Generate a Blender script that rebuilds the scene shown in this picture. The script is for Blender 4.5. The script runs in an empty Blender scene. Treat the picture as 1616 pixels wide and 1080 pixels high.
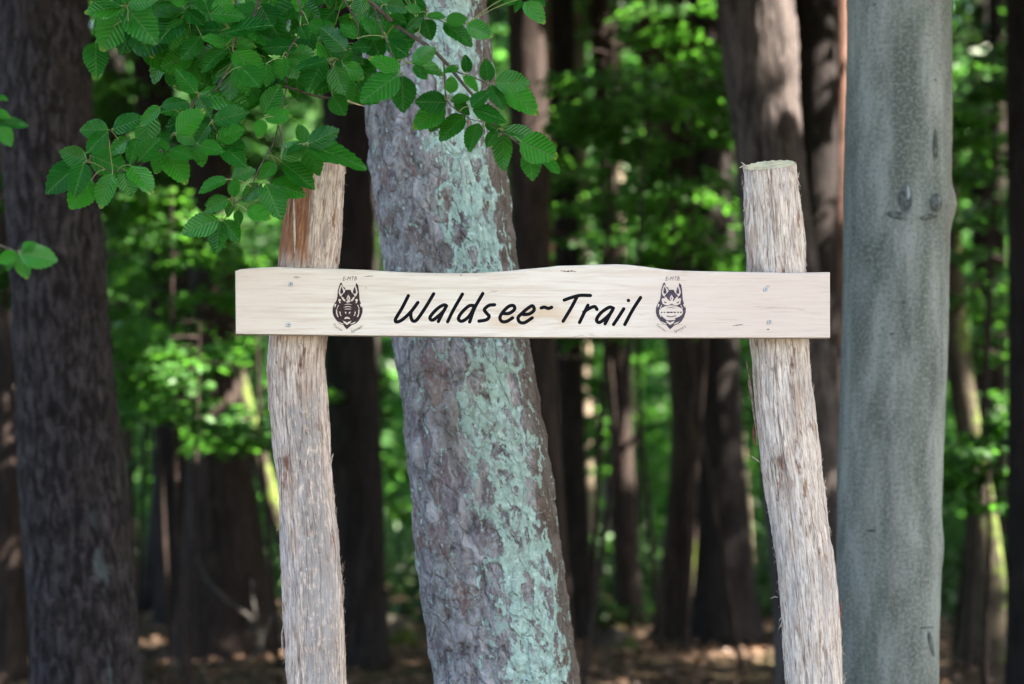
import bpy, math, random
import numpy as np
from mathutils import Vector
from mathutils.geometry import delaunay_2d_cdt

R = math.radians
rng = np.random.default_rng(7)
random.seed(7)
scene = bpy.context.scene
COL = scene.collection

# ------------------------------------------------------------------ camera
F = 70 / 36 * 1616          # focal length in photo pixels
CAM = np.array([0.0, 0.0, 1.5])
PITCH = math.atan((738 - 540) / F)
cam_d = bpy.data.cameras.new('camera')
cam = bpy.data.objects.new('camera', cam_d)
COL.objects.link(cam)
cam.location = CAM
cam.rotation_euler = (math.pi / 2 + PITCH, 0, 0)
cam_d.lens = 70
cam_d.sensor_width = 36
cam_d.clip_end = 2000
cam_d.dof.use_dof = True
cam_d.dof.focus_distance = 5.38
cam_d.dof.aperture_fstop = 1.95
scene.camera = cam

# ------------------------------------------------------------------ world, sun, exposure
SUN_EL, SUN_AZ = R(47), R(14)        # azimuth measured from +X towards the camera side
SUN = np.array([math.cos(SUN_EL) * math.cos(SUN_AZ), -math.cos(SUN_EL) * math.sin(SUN_AZ), math.sin(SUN_EL)])
world = bpy.data.worlds.new('World')
scene.world = world
world.use_nodes = True
wn = world.node_tree
wn.nodes.clear()
sky = wn.nodes.new('ShaderNodeTexSky')
sky.sky_type = 'NISHITA'
sky.sun_disc = False
sky.sun_elevation = SUN_EL
sky.sun_rotation = math.atan2(SUN[0], SUN[1])
sky.air_density = 1.0
sky.dust_density = 2.0
bg = wn.nodes.new('ShaderNodeBackground')
bg.inputs['Strength'].default_value = 0.08
wo = wn.nodes.new('ShaderNodeOutputWorld')
wn.links.new(sky.outputs[0], bg.inputs[0])
wn.links.new(bg.outputs[0], wo.inputs[0])
sun_d = bpy.data.lights.new('sun', 'SUN')
sun_d.energy = 4.0
sun_d.angle = R(0.5)
sun_d.color = (1.0, 0.93, 0.82)
sun_o = bpy.data.objects.new('sun', sun_d)
COL.objects.link(sun_o)
sun_o.location = (10, 0, 30)
sun_o.rotation_euler = Vector(-SUN).to_track_quat('-Z', 'Y').to_euler()

vs = scene.view_settings
vs.view_transform = 'Standard'
vs.look = 'None'
vs.gamma = 1.0
vs.exposure = 3.8
vs.use_white_balance = True          # the photograph is balanced for the green shade of the trees
vs.white_balance_whitepoint = (0.975, 1.02, 1.03)
vs.use_curve_mapping = False
cy = scene.cycles
cy.use_denoising = True
cy.max_bounces = 6
cy.diffuse_bounces = 3
cy.glossy_bounces = 2
cy.transmission_bounces = 4
cy.caustics_reflective = False
cy.caustics_refractive = False
cy.sample_clamp_indirect = 6.0


# ------------------------------------------------------------------ helpers
def P(px, py, D):
    """the point of the vertical plane y = D that photo pixel (px, py) looks at"""
    u, v = (px - 808) / F, (540 - py) / F
    d = np.array([u, math.cos(PITCH) - v * math.sin(PITCH), math.sin(PITCH) + v * math.cos(PITCH)])
    return CAM + d * (D / d[1])


def link(o, parent=None):
    COL.objects.link(o)
    if parent is not None:
        o.parent = parent
    return o


def empty(name, loc=(0, 0, 0)):
    o = bpy.data.objects.new(name, None)
    o.location = loc
    o.empty_display_size = 0.2
    return link(o)


def tag(o, label=None, cat=None, group=None, kind=None):
    if label: o['label'] = label
    if cat: o['category'] = cat
    if group: o['group'] = group
    if kind: o['kind'] = kind
    return o


def mesh(name, v, f, mat=None, attrs=None, smooth=False):
    """v: N x 3, f: M x k (k = 3 or 4) or a list of index lists"""
    v = np.asarray(v, dtype=np.float32)
    m = bpy.data.meshes.new(name)
    if isinstance(f, np.ndarray):
        k = f.shape[1]
        m.vertices.add(len(v)); m.vertices.foreach_set('co', v.ravel())
        m.loops.add(f.size); m.loops.foreach_set('vertex_index', f.astype(np.int32).ravel())
        m.polygons.add(len(f))
        m.polygons.foreach_set('loop_start', np.arange(0, f.size, k, dtype=np.int32))
        m.update(calc_edges=True)
    else:
        m.from_pydata([tuple(map(float, p)) for p in v], [], f)
    if smooth:
        m.polygons.foreach_set('use_smooth', np.ones(len(m.polygons), dtype=bool))
    for an, (typ, data) in (attrs or {}).items():
        a = m.attributes.new(an, typ, 'POINT')
        a.data.foreach_set('vector' if typ == 'FLOAT_VECTOR' else 'value', np.asarray(data, dtype=np.float32).ravel())
    if mat: m.materials.append(mat)
    m.validate()
    return m


def obj(name, me, parent=None, loc=None):
    o = bpy.data.objects.new(name, me)
    if loc is not None: o.location = loc
    return link(o, parent)


def hash3(ix, iy, iz, seed):
    h = (ix.astype(np.int64) * 374761393 + iy.astype(np.int64) * 668265263 + iz.astype(np.int64) * 2147483647 + seed * 1274126177) & 0xFFFFFFFF
    h = ((h ^ (h >> 13)) * 1274126177) & 0xFFFFFFFF
    h = h ^ (h >> 16)
    return (h & 0xFFFFFF) / float(0xFFFFFF)


def vnoise(x, y, z=None, seed=0):
    x = np.asarray(x, float); y = np.asarray(y, float)
    z = np.zeros_like(x) if z is None else np.asarray(z, float) + 0 * x
    ix, iy, iz = np.floor(x), np.floor(y), np.floor(z)
    fx, fy, fz = x - ix, y - iy, z - iz
    fx, fy, fz = [t * t * (3 - 2 * t) for t in (fx, fy, fz)]
    r = 0
    for a in (0, 1):
        for b in (0, 1):
            for c in (0, 1):
                r = r + hash3(ix + a, iy + b, iz + c, seed) * (fx if a else 1 - fx) * (fy if b else 1 - fy) * (fz if c else 1 - fz)
    return r * 2 - 1


def fbm(x, y, z=None, seed=0, oct=4):
    r, a = 0, 1.0
    for o in range(oct):
        s = 2 ** o
        r = r + a * vnoise(np.asarray(x) * s, np.asarray(y) * s, None if z is None else np.asarray(z) * s, seed + o)
        a *= 0.5
    return r


def worley(x, y, seed=0):
    """F1, F2 distances and the cell's own random number"""
    ix, iy = np.floor(x), np.floor(y)
    f1 = np.full(np.shape(x), 9.0); f2 = f1.copy(); cid = np.zeros(np.shape(x))
    z = np.zeros_like(ix)
    for a in (-1, 0, 1):
        for b in (-1, 0, 1):
            cx, cy_ = ix + a, iy + b
            qx = cx + 0.1 + 0.8 * hash3(cx, cy_, z, seed); qy = cy_ + 0.1 + 0.8 * hash3(cx, cy_, z, seed + 11)
            d = np.hypot(x - qx, y - qy)
            cl = d < f1
            f2 = np.where(cl, f1, np.minimum(f2, d))
            cid = np.where(cl, hash3(cx, cy_, z, seed + 23), cid)
            f1 = np.where(cl, d, f1)
    return f1, f2, cid


# ------------------------------------------------------------------ materials
class NT:
    def __init__(s, name):
        s.m = bpy.data.materials.new(name); s.m.use_nodes = True
        s.t = s.m.node_tree; s.t.nodes.clear()
        s.out = s.n('ShaderNodeOutputMaterial')

    def n(s, typ, **kw):
        nd = s.t.nodes.new(typ)
        for k, v in kw.items(): setattr(nd, k, v)
        return nd

    def set(s, sock, v):
        if isinstance(v, bpy.types.NodeSocket): s.t.links.new(v, sock)
        elif isinstance(v, bpy.types.Node): s.t.links.new(v.outputs[0], sock)
        else:
            if sock.type == 'RGBA' and len(v) == 3: v = (*v, 1)
            sock.default_value = v

    def attr(s, name, out='Vector'):
        a = s.n('ShaderNodeAttribute'); a.attribute_name = name
        return a.outputs[out]

    def coord(s, out='Object'):
        return s.n('ShaderNodeTexCoord').outputs[out]

    def map(s, vec, scale=(1, 1, 1), loc=(0, 0, 0)):
        m = s.n('ShaderNodeMapping'); s.set(m.inputs['Vector'], vec)
        m.inputs['Scale'].default_value = scale; m.inputs['Location'].default_value = loc
        return m.outputs[0]

    def noise(s, vec, scale=5, detail=4, rough=0.55, dist=0.0):
        m = s.n('ShaderNodeTexNoise'); s.set(m.inputs['Vector'], vec)
        m.inputs['Scale'].default_value = scale; m.inputs['Detail'].default_value = detail
        m.inputs['Roughness'].default_value = rough; m.inputs['Distortion'].default_value = dist
        return m.outputs[0]

    def voro(s, vec, scale=5, feature='F1', out='Distance', rand=1.0):
        m = s.n('ShaderNodeTexVoronoi', feature=feature); s.set(m.inputs['Vector'], vec)
        m.inputs['Scale'].default_value = scale; m.inputs['Randomness'].default_value = rand
        return m.outputs[out]

    def math(s, op, a, b=0.0, c=None, clamp=False):
        m = s.n('ShaderNodeMath', operation=op, use_clamp=clamp)
        s.set(m.inputs[0], a); s.set(m.inputs[1], b)
        if c is not None: s.set(m.inputs[2], c)
        return m.outputs[0]

    def step(s, v, lo, hi, a=0.0, b=1.0):
        m = s.n('ShaderNodeMapRange', interpolation_type='SMOOTHSTEP')
        s.set(m.inputs[0], v)
        for i, x in enumerate((lo, hi, a, b)): m.inputs[i + 1].default_value = x
        return m.outputs[0]

    def ramp(s, v, stops):
        m = s.n('ShaderNodeValToRGB'); s.set(m.inputs[0], v)
        e = m.color_ramp.elements
        while len(e) < len(stops): e.new(0.5)
        for el, (p, c) in zip(e, stops):
            el.position = p; el.color = (*c, 1)
        return m.outputs[0]

    def mix(s, fac, a, b, typ='MIX'):
        m = s.n('ShaderNodeMix', data_type='RGBA', blend_type=typ)
        s.set(m.inputs[0], fac); s.set(m.inputs[6], a); s.set(m.inputs[7], b)
        return m.outputs[2]

    def sep(s, v):
        m = s.n('ShaderNodeSeparateXYZ'); s.set(m.inputs[0], v)
        return m.outputs

    def comb(s, x, y, z=0.0):
        m = s.n('ShaderNodeCombineXYZ')
        for i, q in enumerate((x, y, z)): s.set(m.inputs[i], q)
        return m.outputs[0]

    def bump(s, h, strength=0.5, dist=0.01, normal=None):
        m = s.n('ShaderNodeBump'); s.set(m.inputs['Height'], h)
        m.inputs['Strength'].default_value = strength; m.inputs['Distance'].default_value = dist
        if normal is not None: s.set(m.inputs['Normal'], normal)
        return m.outputs[0]

    def principled(s, color, rough=0.8, normal=None, spec=0.3, metallic=0.0, coat=0.0):
        b = s.n('ShaderNodeBsdfPrincipled')
        s.set(b.inputs['Base Color'], color); s.set(b.inputs['Roughness'], rough)
        s.set(b.inputs['Specular IOR Level'], spec)
        b.inputs['Metallic'].default_value = metallic
        b.inputs['Coat Weight'].default_value = coat
        if normal is not None: s.set(b.inputs['Normal'], normal)
        return b.outputs[0]

    def translucent(s, color, normal=None):
        b = s.n('ShaderNodeBsdfTranslucent'); s.set(b.inputs[0], color)
        if normal is not None: s.set(b.inputs['Normal'], normal)
        return b.outputs[0]

    def mixsh(s, fac, a, b):
        m = s.n('ShaderNodeMixShader'); s.set(m.inputs[0], fac); s.set(m.inputs[1], a); s.set(m.inputs[2], b)
        return m.outputs[0]

    def done(s, sh):
        s.t.links.new(sh, s.out.inputs[0]); return s.m


def mat_far_bark(name, c1, c2, moss=None, moss_amt=0.0):
    t = NT(name)
    co = t.coord()
    n1 = t.noise(t.map(co, (1, 1, .22)), 9, 5, .65)
    n2 = t.noise(t.map(co, (1, 1, .12)), 38, 4, .6, 1.0)
    col = t.mix(t.step(n1, .35, .68), c1, c2)
    col = t.mix(t.step(n2, .45, .7, 0, .6), col, tuple(min(1, x * 1.7 + .01) for x in c2))
    if moss:
        n3 = t.noise(co, 3.0, 5, .7)
        nz = t.sep(t.n('ShaderNodeNewGeometry').outputs['Normal'])[0]
        k = t.math('ADD', n3, t.math('MULTIPLY', nz, .12))
        col = t.mix(t.step(k, .62 - moss_amt, .72 - moss_amt), col, moss)
    h = t.math('ADD', n1, t.math('MULTIPLY', n2, .7))
    return t.done(t.principled(col, .9, t.bump(h, .9, .03), .15))


def mat_leaf(name, c1, c2, trans, tfac=.4, rough=.5, spec=.35):
    t = NT(name)
    r = t.attr('rnd', 'Fac')
    col = t.mix(r, c1, c2)
    tc = t.mix(r, tuple(x * .8 for x in trans), trans)
    return t.done(t.mixsh(tfac, t.principled(col, rough, None, spec), t.translucent(tc)))


def mat_simple(name, c, rough=.6, spec=.3, metallic=0.0, nscale=None, var=.25, bump=0.0):
    t = NT(name)
    col, nor = c, None
    if nscale:
        n = t.noise(t.coord(), nscale, 4)
        col = t.mix(t.step(n, .3, .7), tuple(x * (1 - var) for x in c), tuple(min(1, x * (1 + var)) for x in c))
        if bump: nor = t.bump(n, bump, .004)
    return t.done(t.principled(col, rough, nor, spec, metallic))


M = {}
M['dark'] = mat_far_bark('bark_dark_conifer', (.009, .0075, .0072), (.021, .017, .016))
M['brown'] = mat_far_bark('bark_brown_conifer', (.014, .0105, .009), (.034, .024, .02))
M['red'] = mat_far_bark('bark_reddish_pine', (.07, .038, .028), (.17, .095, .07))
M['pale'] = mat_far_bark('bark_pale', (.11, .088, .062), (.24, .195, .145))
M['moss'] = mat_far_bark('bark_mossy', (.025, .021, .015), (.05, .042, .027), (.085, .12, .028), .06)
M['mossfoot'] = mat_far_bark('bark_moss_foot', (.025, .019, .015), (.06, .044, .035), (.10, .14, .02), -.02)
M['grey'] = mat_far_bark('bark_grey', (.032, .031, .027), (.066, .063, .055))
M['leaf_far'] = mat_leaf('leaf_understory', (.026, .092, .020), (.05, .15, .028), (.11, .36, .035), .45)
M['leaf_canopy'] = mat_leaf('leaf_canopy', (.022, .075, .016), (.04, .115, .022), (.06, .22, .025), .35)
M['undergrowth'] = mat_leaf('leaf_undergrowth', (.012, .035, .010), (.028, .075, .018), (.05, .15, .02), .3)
M['needles'] = mat_leaf('needle_spray', (.025, .055, .022), (.045, .085, .03), (.04, .10, .02), .2)
M['leaf_edge'] = mat_leaf('leaf_wood_edge', (.028, .085, .022), (.05, .14, .035), (.10, .32, .05), .45)


# hero leaf
def hero_leaf_mat():
    t = NT('leaf_beech')
    lc = t.sep(t.attr('lc'))
    x, y = lc[0], lc[1]
    ax = t.math('ABSOLUTE', x)
    v = t.math('SUBTRACT', t.math('MULTIPLY', y, 9.5), t.math('MULTIPLY', ax, 8.0))
    fr = t.math('FRACT', v)
    tri = t.math('ABSOLUTE', t.math('SUBTRACT', fr, .5))          # .5 on a vein, 0 between
    vein = t.step(tri, .43, .5)
    mid = t.step(ax, .022, .006)
    line = t.math('MAXIMUM', t.math('MULTIPLY', vein, .16), mid, clamp=True)
    rnd = t.n('ShaderNodeObjectInfo').outputs['Random']
    nn = t.noise(t.attr('lc'), 5, 4, .6)
    base = t.mix(t.step(t.math('ADD', rnd, t.math('MULTIPLY', nn, .5)), .2, 1.3), (.004, .070, .008), (.028, .195, .016))
    tipy = t.math('MULTIPLY', t.step(y, .86, 1.0), t.step(rnd, .72, .8))
    base = t.mix(tipy, base, (.22, .30, .035))
    spots = t.step(t.voro(t.attr('lc'), 17, 'F1'), .11, .07)
    base = t.mix(t.math('MULTIPLY', spots, t.step(rnd, .55, .6, 0, .5)), base, (.10, .085, .03))
    col = t.mix(line, base, (.06, .18, .045))
    h = t.math('ADD', t.math('SUBTRACT', .5, tri), t.math('MULTIPLY', nn, .12))
    h = t.math('SUBTRACT', h, t.math('MULTIPLY', mid, .25))
    nor = t.bump(h, 1.0, .0035)
    rough = t.math('ADD', .27, t.math('MULTIPLY', nn, .14))
    tr = t.mix(line, (.07, .44, .015), (.12, .30, .03))
    brown = t.math('MULTIPLY', t.step(t.math('ADD', ax, t.math('MULTIPLY', nn, .14)), .37, .41), t.step(rnd, .3, .35))
    col = t.mix(t.math('MULTIPLY', brown, .7), col, (.16, .13, .045))
    return t.done(t.mixsh(.32, t.principled(col, rough, nor, t.step(t.math('FRACT', t.math('MULTIPLY', rnd, 7.31)), .4, .9, .10, .45)), t.translucent(tr, nor)))


M['leaf'] = hero_leaf_mat()
M['twig'] = mat_simple('twig_bark', (.075, .062, .05), .8, .2, nscale=60, bump=.4)
M['twig_pale'] = mat_simple('twig_broken_wood', (.62, .52, .36), .8, .2, nscale=80)
M['petiole'] = mat_simple('petiole', (.22, .26, .10), .6, .3)


def hero_bark_mat():
    """scaly conifer bark with a broad streak of blue-green lichen"""
    t = NT('bark_lichen_conifer')
    pc = t.attr('pc')                      # arc length, height, angle
    s, v, a = t.sep(pc)
    vec = t.comb(s, v, 0.0)
    st = t.map(vec, (1, .42, 1))
    n_big = t.noise(t.map(vec, (1, .3, 1)), 7, 4, .6)
    n_mid = t.noise(st, 32, 5, .62, .6)
    n_fine = t.noise(st, 110, 4, .65, .4)
    col = t.ramp(n_mid, [(.36, (.085, .075, .08)), (.45, (.20, .188, .20)), (.55, (.325, .315, .335)), (.66, (.52, .51, .54))])
    col = t.mix(t.step(n_big, .42, .62, 0, .5), col, t.mix(n_mid, (.10, .085, .07), (.20, .18, .15)))
    wv = t.n('ShaderNodeVectorMath', operation='ADD')
    wn_ = t.n('ShaderNodeTexNoise'); t.set(wn_.inputs['Vector'], st); wn_.inputs['Scale'].default_value = 22; wn_.inputs['Detail'].default_value = 4
    sc_ = t.n('ShaderNodeVectorMath', operation='SCALE'); t.set(sc_.inputs[0], wn_.outputs['Color']); sc_.inputs['Scale'].default_value = .05
    t.set(wv.inputs[0], t.map(vec, (1, .42, 1))); t.set(wv.inputs[1], sc_.outputs[0])
    wvec = wv.outputs[0]
    cr = t.sep(t.voro(wvec, 27, 'F1', 'Color'))
    col = t.mix(t.step(cr[0], .84, .88, 0, .55), col, (.19, .105, .085))
    col = t.mix(t.step(cr[1], .78, .82, 0, .45), col, (.16, .12, .155))
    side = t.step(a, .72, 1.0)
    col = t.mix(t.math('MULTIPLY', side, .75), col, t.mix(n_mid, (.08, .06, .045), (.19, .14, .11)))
    # thin grey-blue film over most of the bark
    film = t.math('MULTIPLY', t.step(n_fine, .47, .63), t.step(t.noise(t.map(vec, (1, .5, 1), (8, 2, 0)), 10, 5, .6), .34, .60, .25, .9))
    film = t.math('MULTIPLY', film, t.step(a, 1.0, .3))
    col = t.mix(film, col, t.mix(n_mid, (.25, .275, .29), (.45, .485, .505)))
    # lichen: broad ragged streak
    wob = t.math('MULTIPLY', t.math('SUBTRACT', t.noise(t.map(vec, (1, .6, 1)), 6, 4), .5), .5)
    d = t.math('ABSOLUTE', t.math('SUBTRACT', t.math('ADD', a, wob), .47))
    band = t.step(d, .90, .08)
    ln = t.noise(t.map(vec, (1, .25, 1), (3, 1, 0)), 30, 9, .72, 1.1)
    ln2 = t.noise(t.map(vec, (1, .6, 1), (7, 4, 0)), 95, 5, .65)
    edge = t.voro(wvec, 20, 'DISTANCE_TO_EDGE')
    k = t.math('ADD', t.math('ADD', t.math('MULTIPLY', band, .26), ln), t.math('MULTIPLY', t.math('SUBTRACT', ln2, .5), .55))
    k = t.math('ADD', k, t.math('MULTIPLY', t.step(edge, .16, .02), .17))
    lich = t.math('MULTIPLY', t.step(k, .728, .76), t.step(ln2, .30, .42, .4, 1))
    lcol = t.mix(ln2, (.26, .42, .385), (.56, .76, .71))
    lcol = t.mix(t.step(n_mid, .48, .62, 0, .35), lcol, (.25, .29, .285))
    lcol = t.mix(t.step(n_big, .48, .62, 0, .25), lcol, (.30, .36, .30))
    dots = t.math('MULTIPLY', t.step(t.voro(t.map(vec, (1, .8, 1)), 85, 'F1'), .24, .16), t.step(t.noise(vec, 16, 4), .50, .58))
    col = t.mix(t.math('MULTIPLY', dots, t.step(a, -.2, .5, .1, .8)), col, (.40, .54, .51))
    tone = t.noise(t.map(vec, (1, .7, 1), (4, 9, 0)), 48, 5, .7)
    lcol = t.mix(t.step(tone, .47, .60, 0, .6), lcol, (.29, .40, .355))
    lcol = t.mix(t.step(tone, .44, .36, 0, .7), lcol, (.66, .80, .76))
    col = t.mix(lich, col, lcol)
    sp = t.step(t.voro(t.map(vec, (1, .7, 1)), 75, 'F1'), .16, .10)
    col = t.mix(t.math('MULTIPLY', sp, t.step(t.noise(vec, 14, 3), .52, .62)), col, (.045, .055, .055))
    pl = t.voro(wvec, 27, 'DISTANCE_TO_EDGE')
    h = t.math('ADD', t.math('MULTIPLY', t.step(pl, 0, .10), .30), t.math('ADD', t.math('MULTIPLY', n_mid, 1.1), t.math('MULTIPLY', n_fine, .6)))
    h = t.math('ADD', h, t.math('MULTIPLY', lich, .12))
    return t.done(t.principled(col, .88, t.bump(h, 1.0, .022), .2))


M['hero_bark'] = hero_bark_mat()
M['flaky'] = mat_far_bark('bark_flaky_conifer', (.017, .014, .0138), (.085, .071, .066))


def left_bark_mat():
    t = NT('bark_dark_scaly')
    s, v, a = t.sep(t.attr('pc'))
    vec = t.comb(s, v, 0.0)
    n1 = t.noise(t.map(vec, (1, .25, 1)), 42, 6, .65, .5)
    n2 = t.noise(t.map(vec, (1, .3, 1)), 6, 4)
    col = t.ramp(n1, [(.40, (.012, .0095, .0095)), (.5, (.029, .024, .025)), (.62, (.068, .058, .061))])
    col = t.mix(t.step(n2, .5, .65, 0, .5), col, (.045, .033, .03))
    band = t.step(t.math('ABSOLUTE', t.math('SUBTRACT', a, .62)), .28, .05)
    k = t.math('ADD', t.math('MULTIPLY', band, .16), t.noise(t.map(vec, (1, .3, 1), (2, 2, 0)), 18, 5, .6))
    low = t.step(v, 1.7, 1.2)
    col = t.mix(t.math('MULTIPLY', t.step(k, .66, .76, 0, .5), low), col, (.11, .15, .15))
    pl = t.voro(t.map(vec, (1, .3, 1)), 48, 'DISTANCE_TO_EDGE')
    h = t.math('ADD', t.math('MULTIPLY', t.step(pl, 0, .16), .35), n1)
    return t.done(t.principled(col, .9, t.bump(h, 1.0, .02), .2))


M['left_bark'] = left_bark_mat()


def beech_mat():
    t = NT('bark_beech')
    s, v, a = t.sep(t.attr('pc'))
    vec = t.comb(s, v, 0.0)
    n1 = t.noise(t.map(vec, (1, .18, 1)), 11, 5, .6, .4)
    n2 = t.noise(t.map(vec, (1, .06, 1)), 30, 4, .6)
    n3 = t.noise(t.map(vec, (1, .7, 1)), 120, 6, .75)
    col = t.ramp(n1, [(.38, (.092, .106, .094)), (.5, (.165, .184, .168)), (.62, (.265, .285, .268))])
    col = t.mix(t.step(n2, .5, .7, 0, .45), col, (.115, .155, .115))
    col = t.mix(t.step(t.noise(t.map(vec, (1, .12, 1), (5, 2, 0)), 5, 4), .55, .68, 0, .6), col, (.18, .165, .13))
    col = t.mix(t.step(n3, .5, .59, 0, .5), col, (.28, .305, .285))
    dots = t.step(t.voro(t.map(vec, (.8, 1.1, 1)), 17, 'F1'), .085, .045)
    keep = t.step(t.sep(t.voro(t.map(vec, (.8, 1.1, 1)), 17, 'F1', 'Color'))[0], .55, .6)
    dots2 = t.step(t.voro(t.map(vec, (.7, 1.3, 1), (3, 3, 0)), 46, 'F1'), .085, .045)
    col = t.mix(t.math('MULTIPLY', dots, keep), col, (.05, .055, .055))
    col = t.mix(t.math('MULTIPLY', dots2, .75), col, (.07, .08, .075))
    lines = t.step(t.noise(t.map(vec, (.25, 1, 1)), 60, 3, .6), .69, .73)
    col = t.mix(t.math('MULTIPLY', lines, .6), col, (.09, .10, .10))
    col = t.mix(t.step(n3, .47, .39, 0, .6), col, (.08, .092, .082))
    h = t.math('ADD', t.math('MULTIPLY', n1, .5), t.math('ADD', t.math('MULTIPLY', n3, .6), t.math('MULTIPLY', dots, .5)))
    h = t.math('ADD', h, t.math('MULTIPLY', lines, .25))
    return t.done(t.principled(col, .75, t.bump(h, .6, .006), .25))


M['beech'] = beech_mat()
M['scar'] = mat_simple('beech_scar', (.095, .11, .105), .9, .1, nscale=60, var=.5, bump=.6)
M['scar_glint'] = mat_simple('beech_scar_glint', (.24, .29, .31), .8, .1, nscale=50, var=.3, bump=.4)  # pale bluish highlight painted as colour on the scars


def post_mat(name, red, greylichen):
    t = NT(name)
    s, v, a = t.sep(t.attr('pc'))
    vec = t.comb(s, v, 0.0)
    fib = t.noise(t.map(vec, (1, .11, 1)), 130, 7, .72, .8)
    fib2 = t.noise(t.map(vec, (1, .09, 1), (3, 0, 0)), 300, 5, .65, .4)
    blot = t.noise(t.map(vec, (1, .28, 1)), 17, 5, .62, .4)
    big = t.noise(t.map(vec, (1, .3, 1), (4, 2, 0)), 6, 3)
    col = t.ramp(fib, [(.33, (.17, .12, .095)), (.42, (.46, .375, .32)), (.52, (.68, .595, .53)), (.66, (.84, .775, .715))] if not greylichen else [(.33, (.14, .09, .068)), (.42, (.38, .29, .24)), (.52, (.60, .50, .435)), (.66, (.80, .71, .64))])
    col = t.mix(t.step(fib2, .52, .64, 0, .6), col, (.27, .24, .24))
    col = t.mix(t.step(blot, .52, .64, 0, .6), col, t.mix(fib, (.20, .12, .085), (.50, .37, .29)))
    col = t.mix(t.math('MULTIPLY', t.step(t.noise(t.map(vec, (1, .22, 1), (9, 1, 0)), 26, 6, .68), .575, .64), red), col, t.mix(fib, (.11, .045, .028), (.33, .155, .09)))
    if greylichen:                                  # left post: reddish head, grey crusted bark lower down
        head = t.math('MULTIPLY', t.step(v, 2.02, 2.10), t.step(t.math('ADD', t.math('MULTIPLY', big, 1.6), t.math('MULTIPLY', a, -.55)), .72, .95))
        col = t.mix(head, col, t.ramp(fib, [(.25, (.11, .045, .025)), (.5, (.29, .135, .075)), (.78, (.50, .29, .18))]))
        low = t.math('MULTIPLY', t.step(v, 1.78, 1.62), t.step(t.math('ABSOLUTE', t.math('SUBTRACT', a, .35)), 1.0, .3))
        crust = t.step(t.math('ADD', t.noise(t.map(vec, (1, .5, 1)), 60, 5, .7), t.math('MULTIPLY', low, .14)), .52, .64)
        col = t.mix(t.math('MULTIPLY', crust, t.math('MULTIPLY', low, .75)), col, t.mix(fib, (.15, .145, .14), (.37, .37, .375)))
        spots = t.step(t.noise(t.map(vec, (1, .7, 1), (2, 8, 0)), 75, 4, .6), .66, .70)
        col = t.mix(t.math('MULTIPLY', spots, low), col, (.48, .56, .62))
    grey = t.step(t.noise(t.map(vec, (1, .2, 1), (6, 5, 0)), 14, 5, .65), .52, .64)
    col = t.mix(t.math('MULTIPLY', grey, .5), col, t.mix(fib, (.19, .185, .19), (.52, .50, .52)))
    ck = t.noise(t.map(vec, (1, .035, 1), (1, 3, 0)), 34, 4, .55, .8)
    ckm = t.step(t.math('ABSOLUTE', t.math('SUBTRACT', ck, .5)), .012, .002)      # long drying cracks
    col = t.mix(t.math('MULTIPLY', ckm, .6), col, (.10, .07, .055))
    h = t.math('ADD', t.math('MULTIPLY', fib, .9), t.math('ADD', t.math('MULTIPLY', fib2, .35), t.math('MULTIPLY', blot, .6)))
    h = t.math('SUBTRACT', h, t.math('MULTIPLY', ckm, .5))
    return t.done(t.principled(col, .9, t.bump(h, .8, .005), .15))


M['post_l'] = post_mat('post_bark_reddish', 1.0, True)
M['post_r'] = post_mat('post_bark_pale', .8, False)
M['cut'] = mat_simple('cut_wood', (.78, .67, .43), .8, .2, nscale=45, var=.12, bump=.3)
M['shred'] = mat_simple('bark_shred', (.26, .20, .165), .9, .1, nscale=60, var=.4, bump=.5)
M['shred_red'] = mat_simple('bark_shred_red', (.21, .085, .06), .9, .1, nscale=60, var=.4, bump=.5)
M['fibre'] = mat_simple('bark_fibre_pale', (.48, .42, .36), .9, .1, nscale=60, var=.3)


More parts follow.
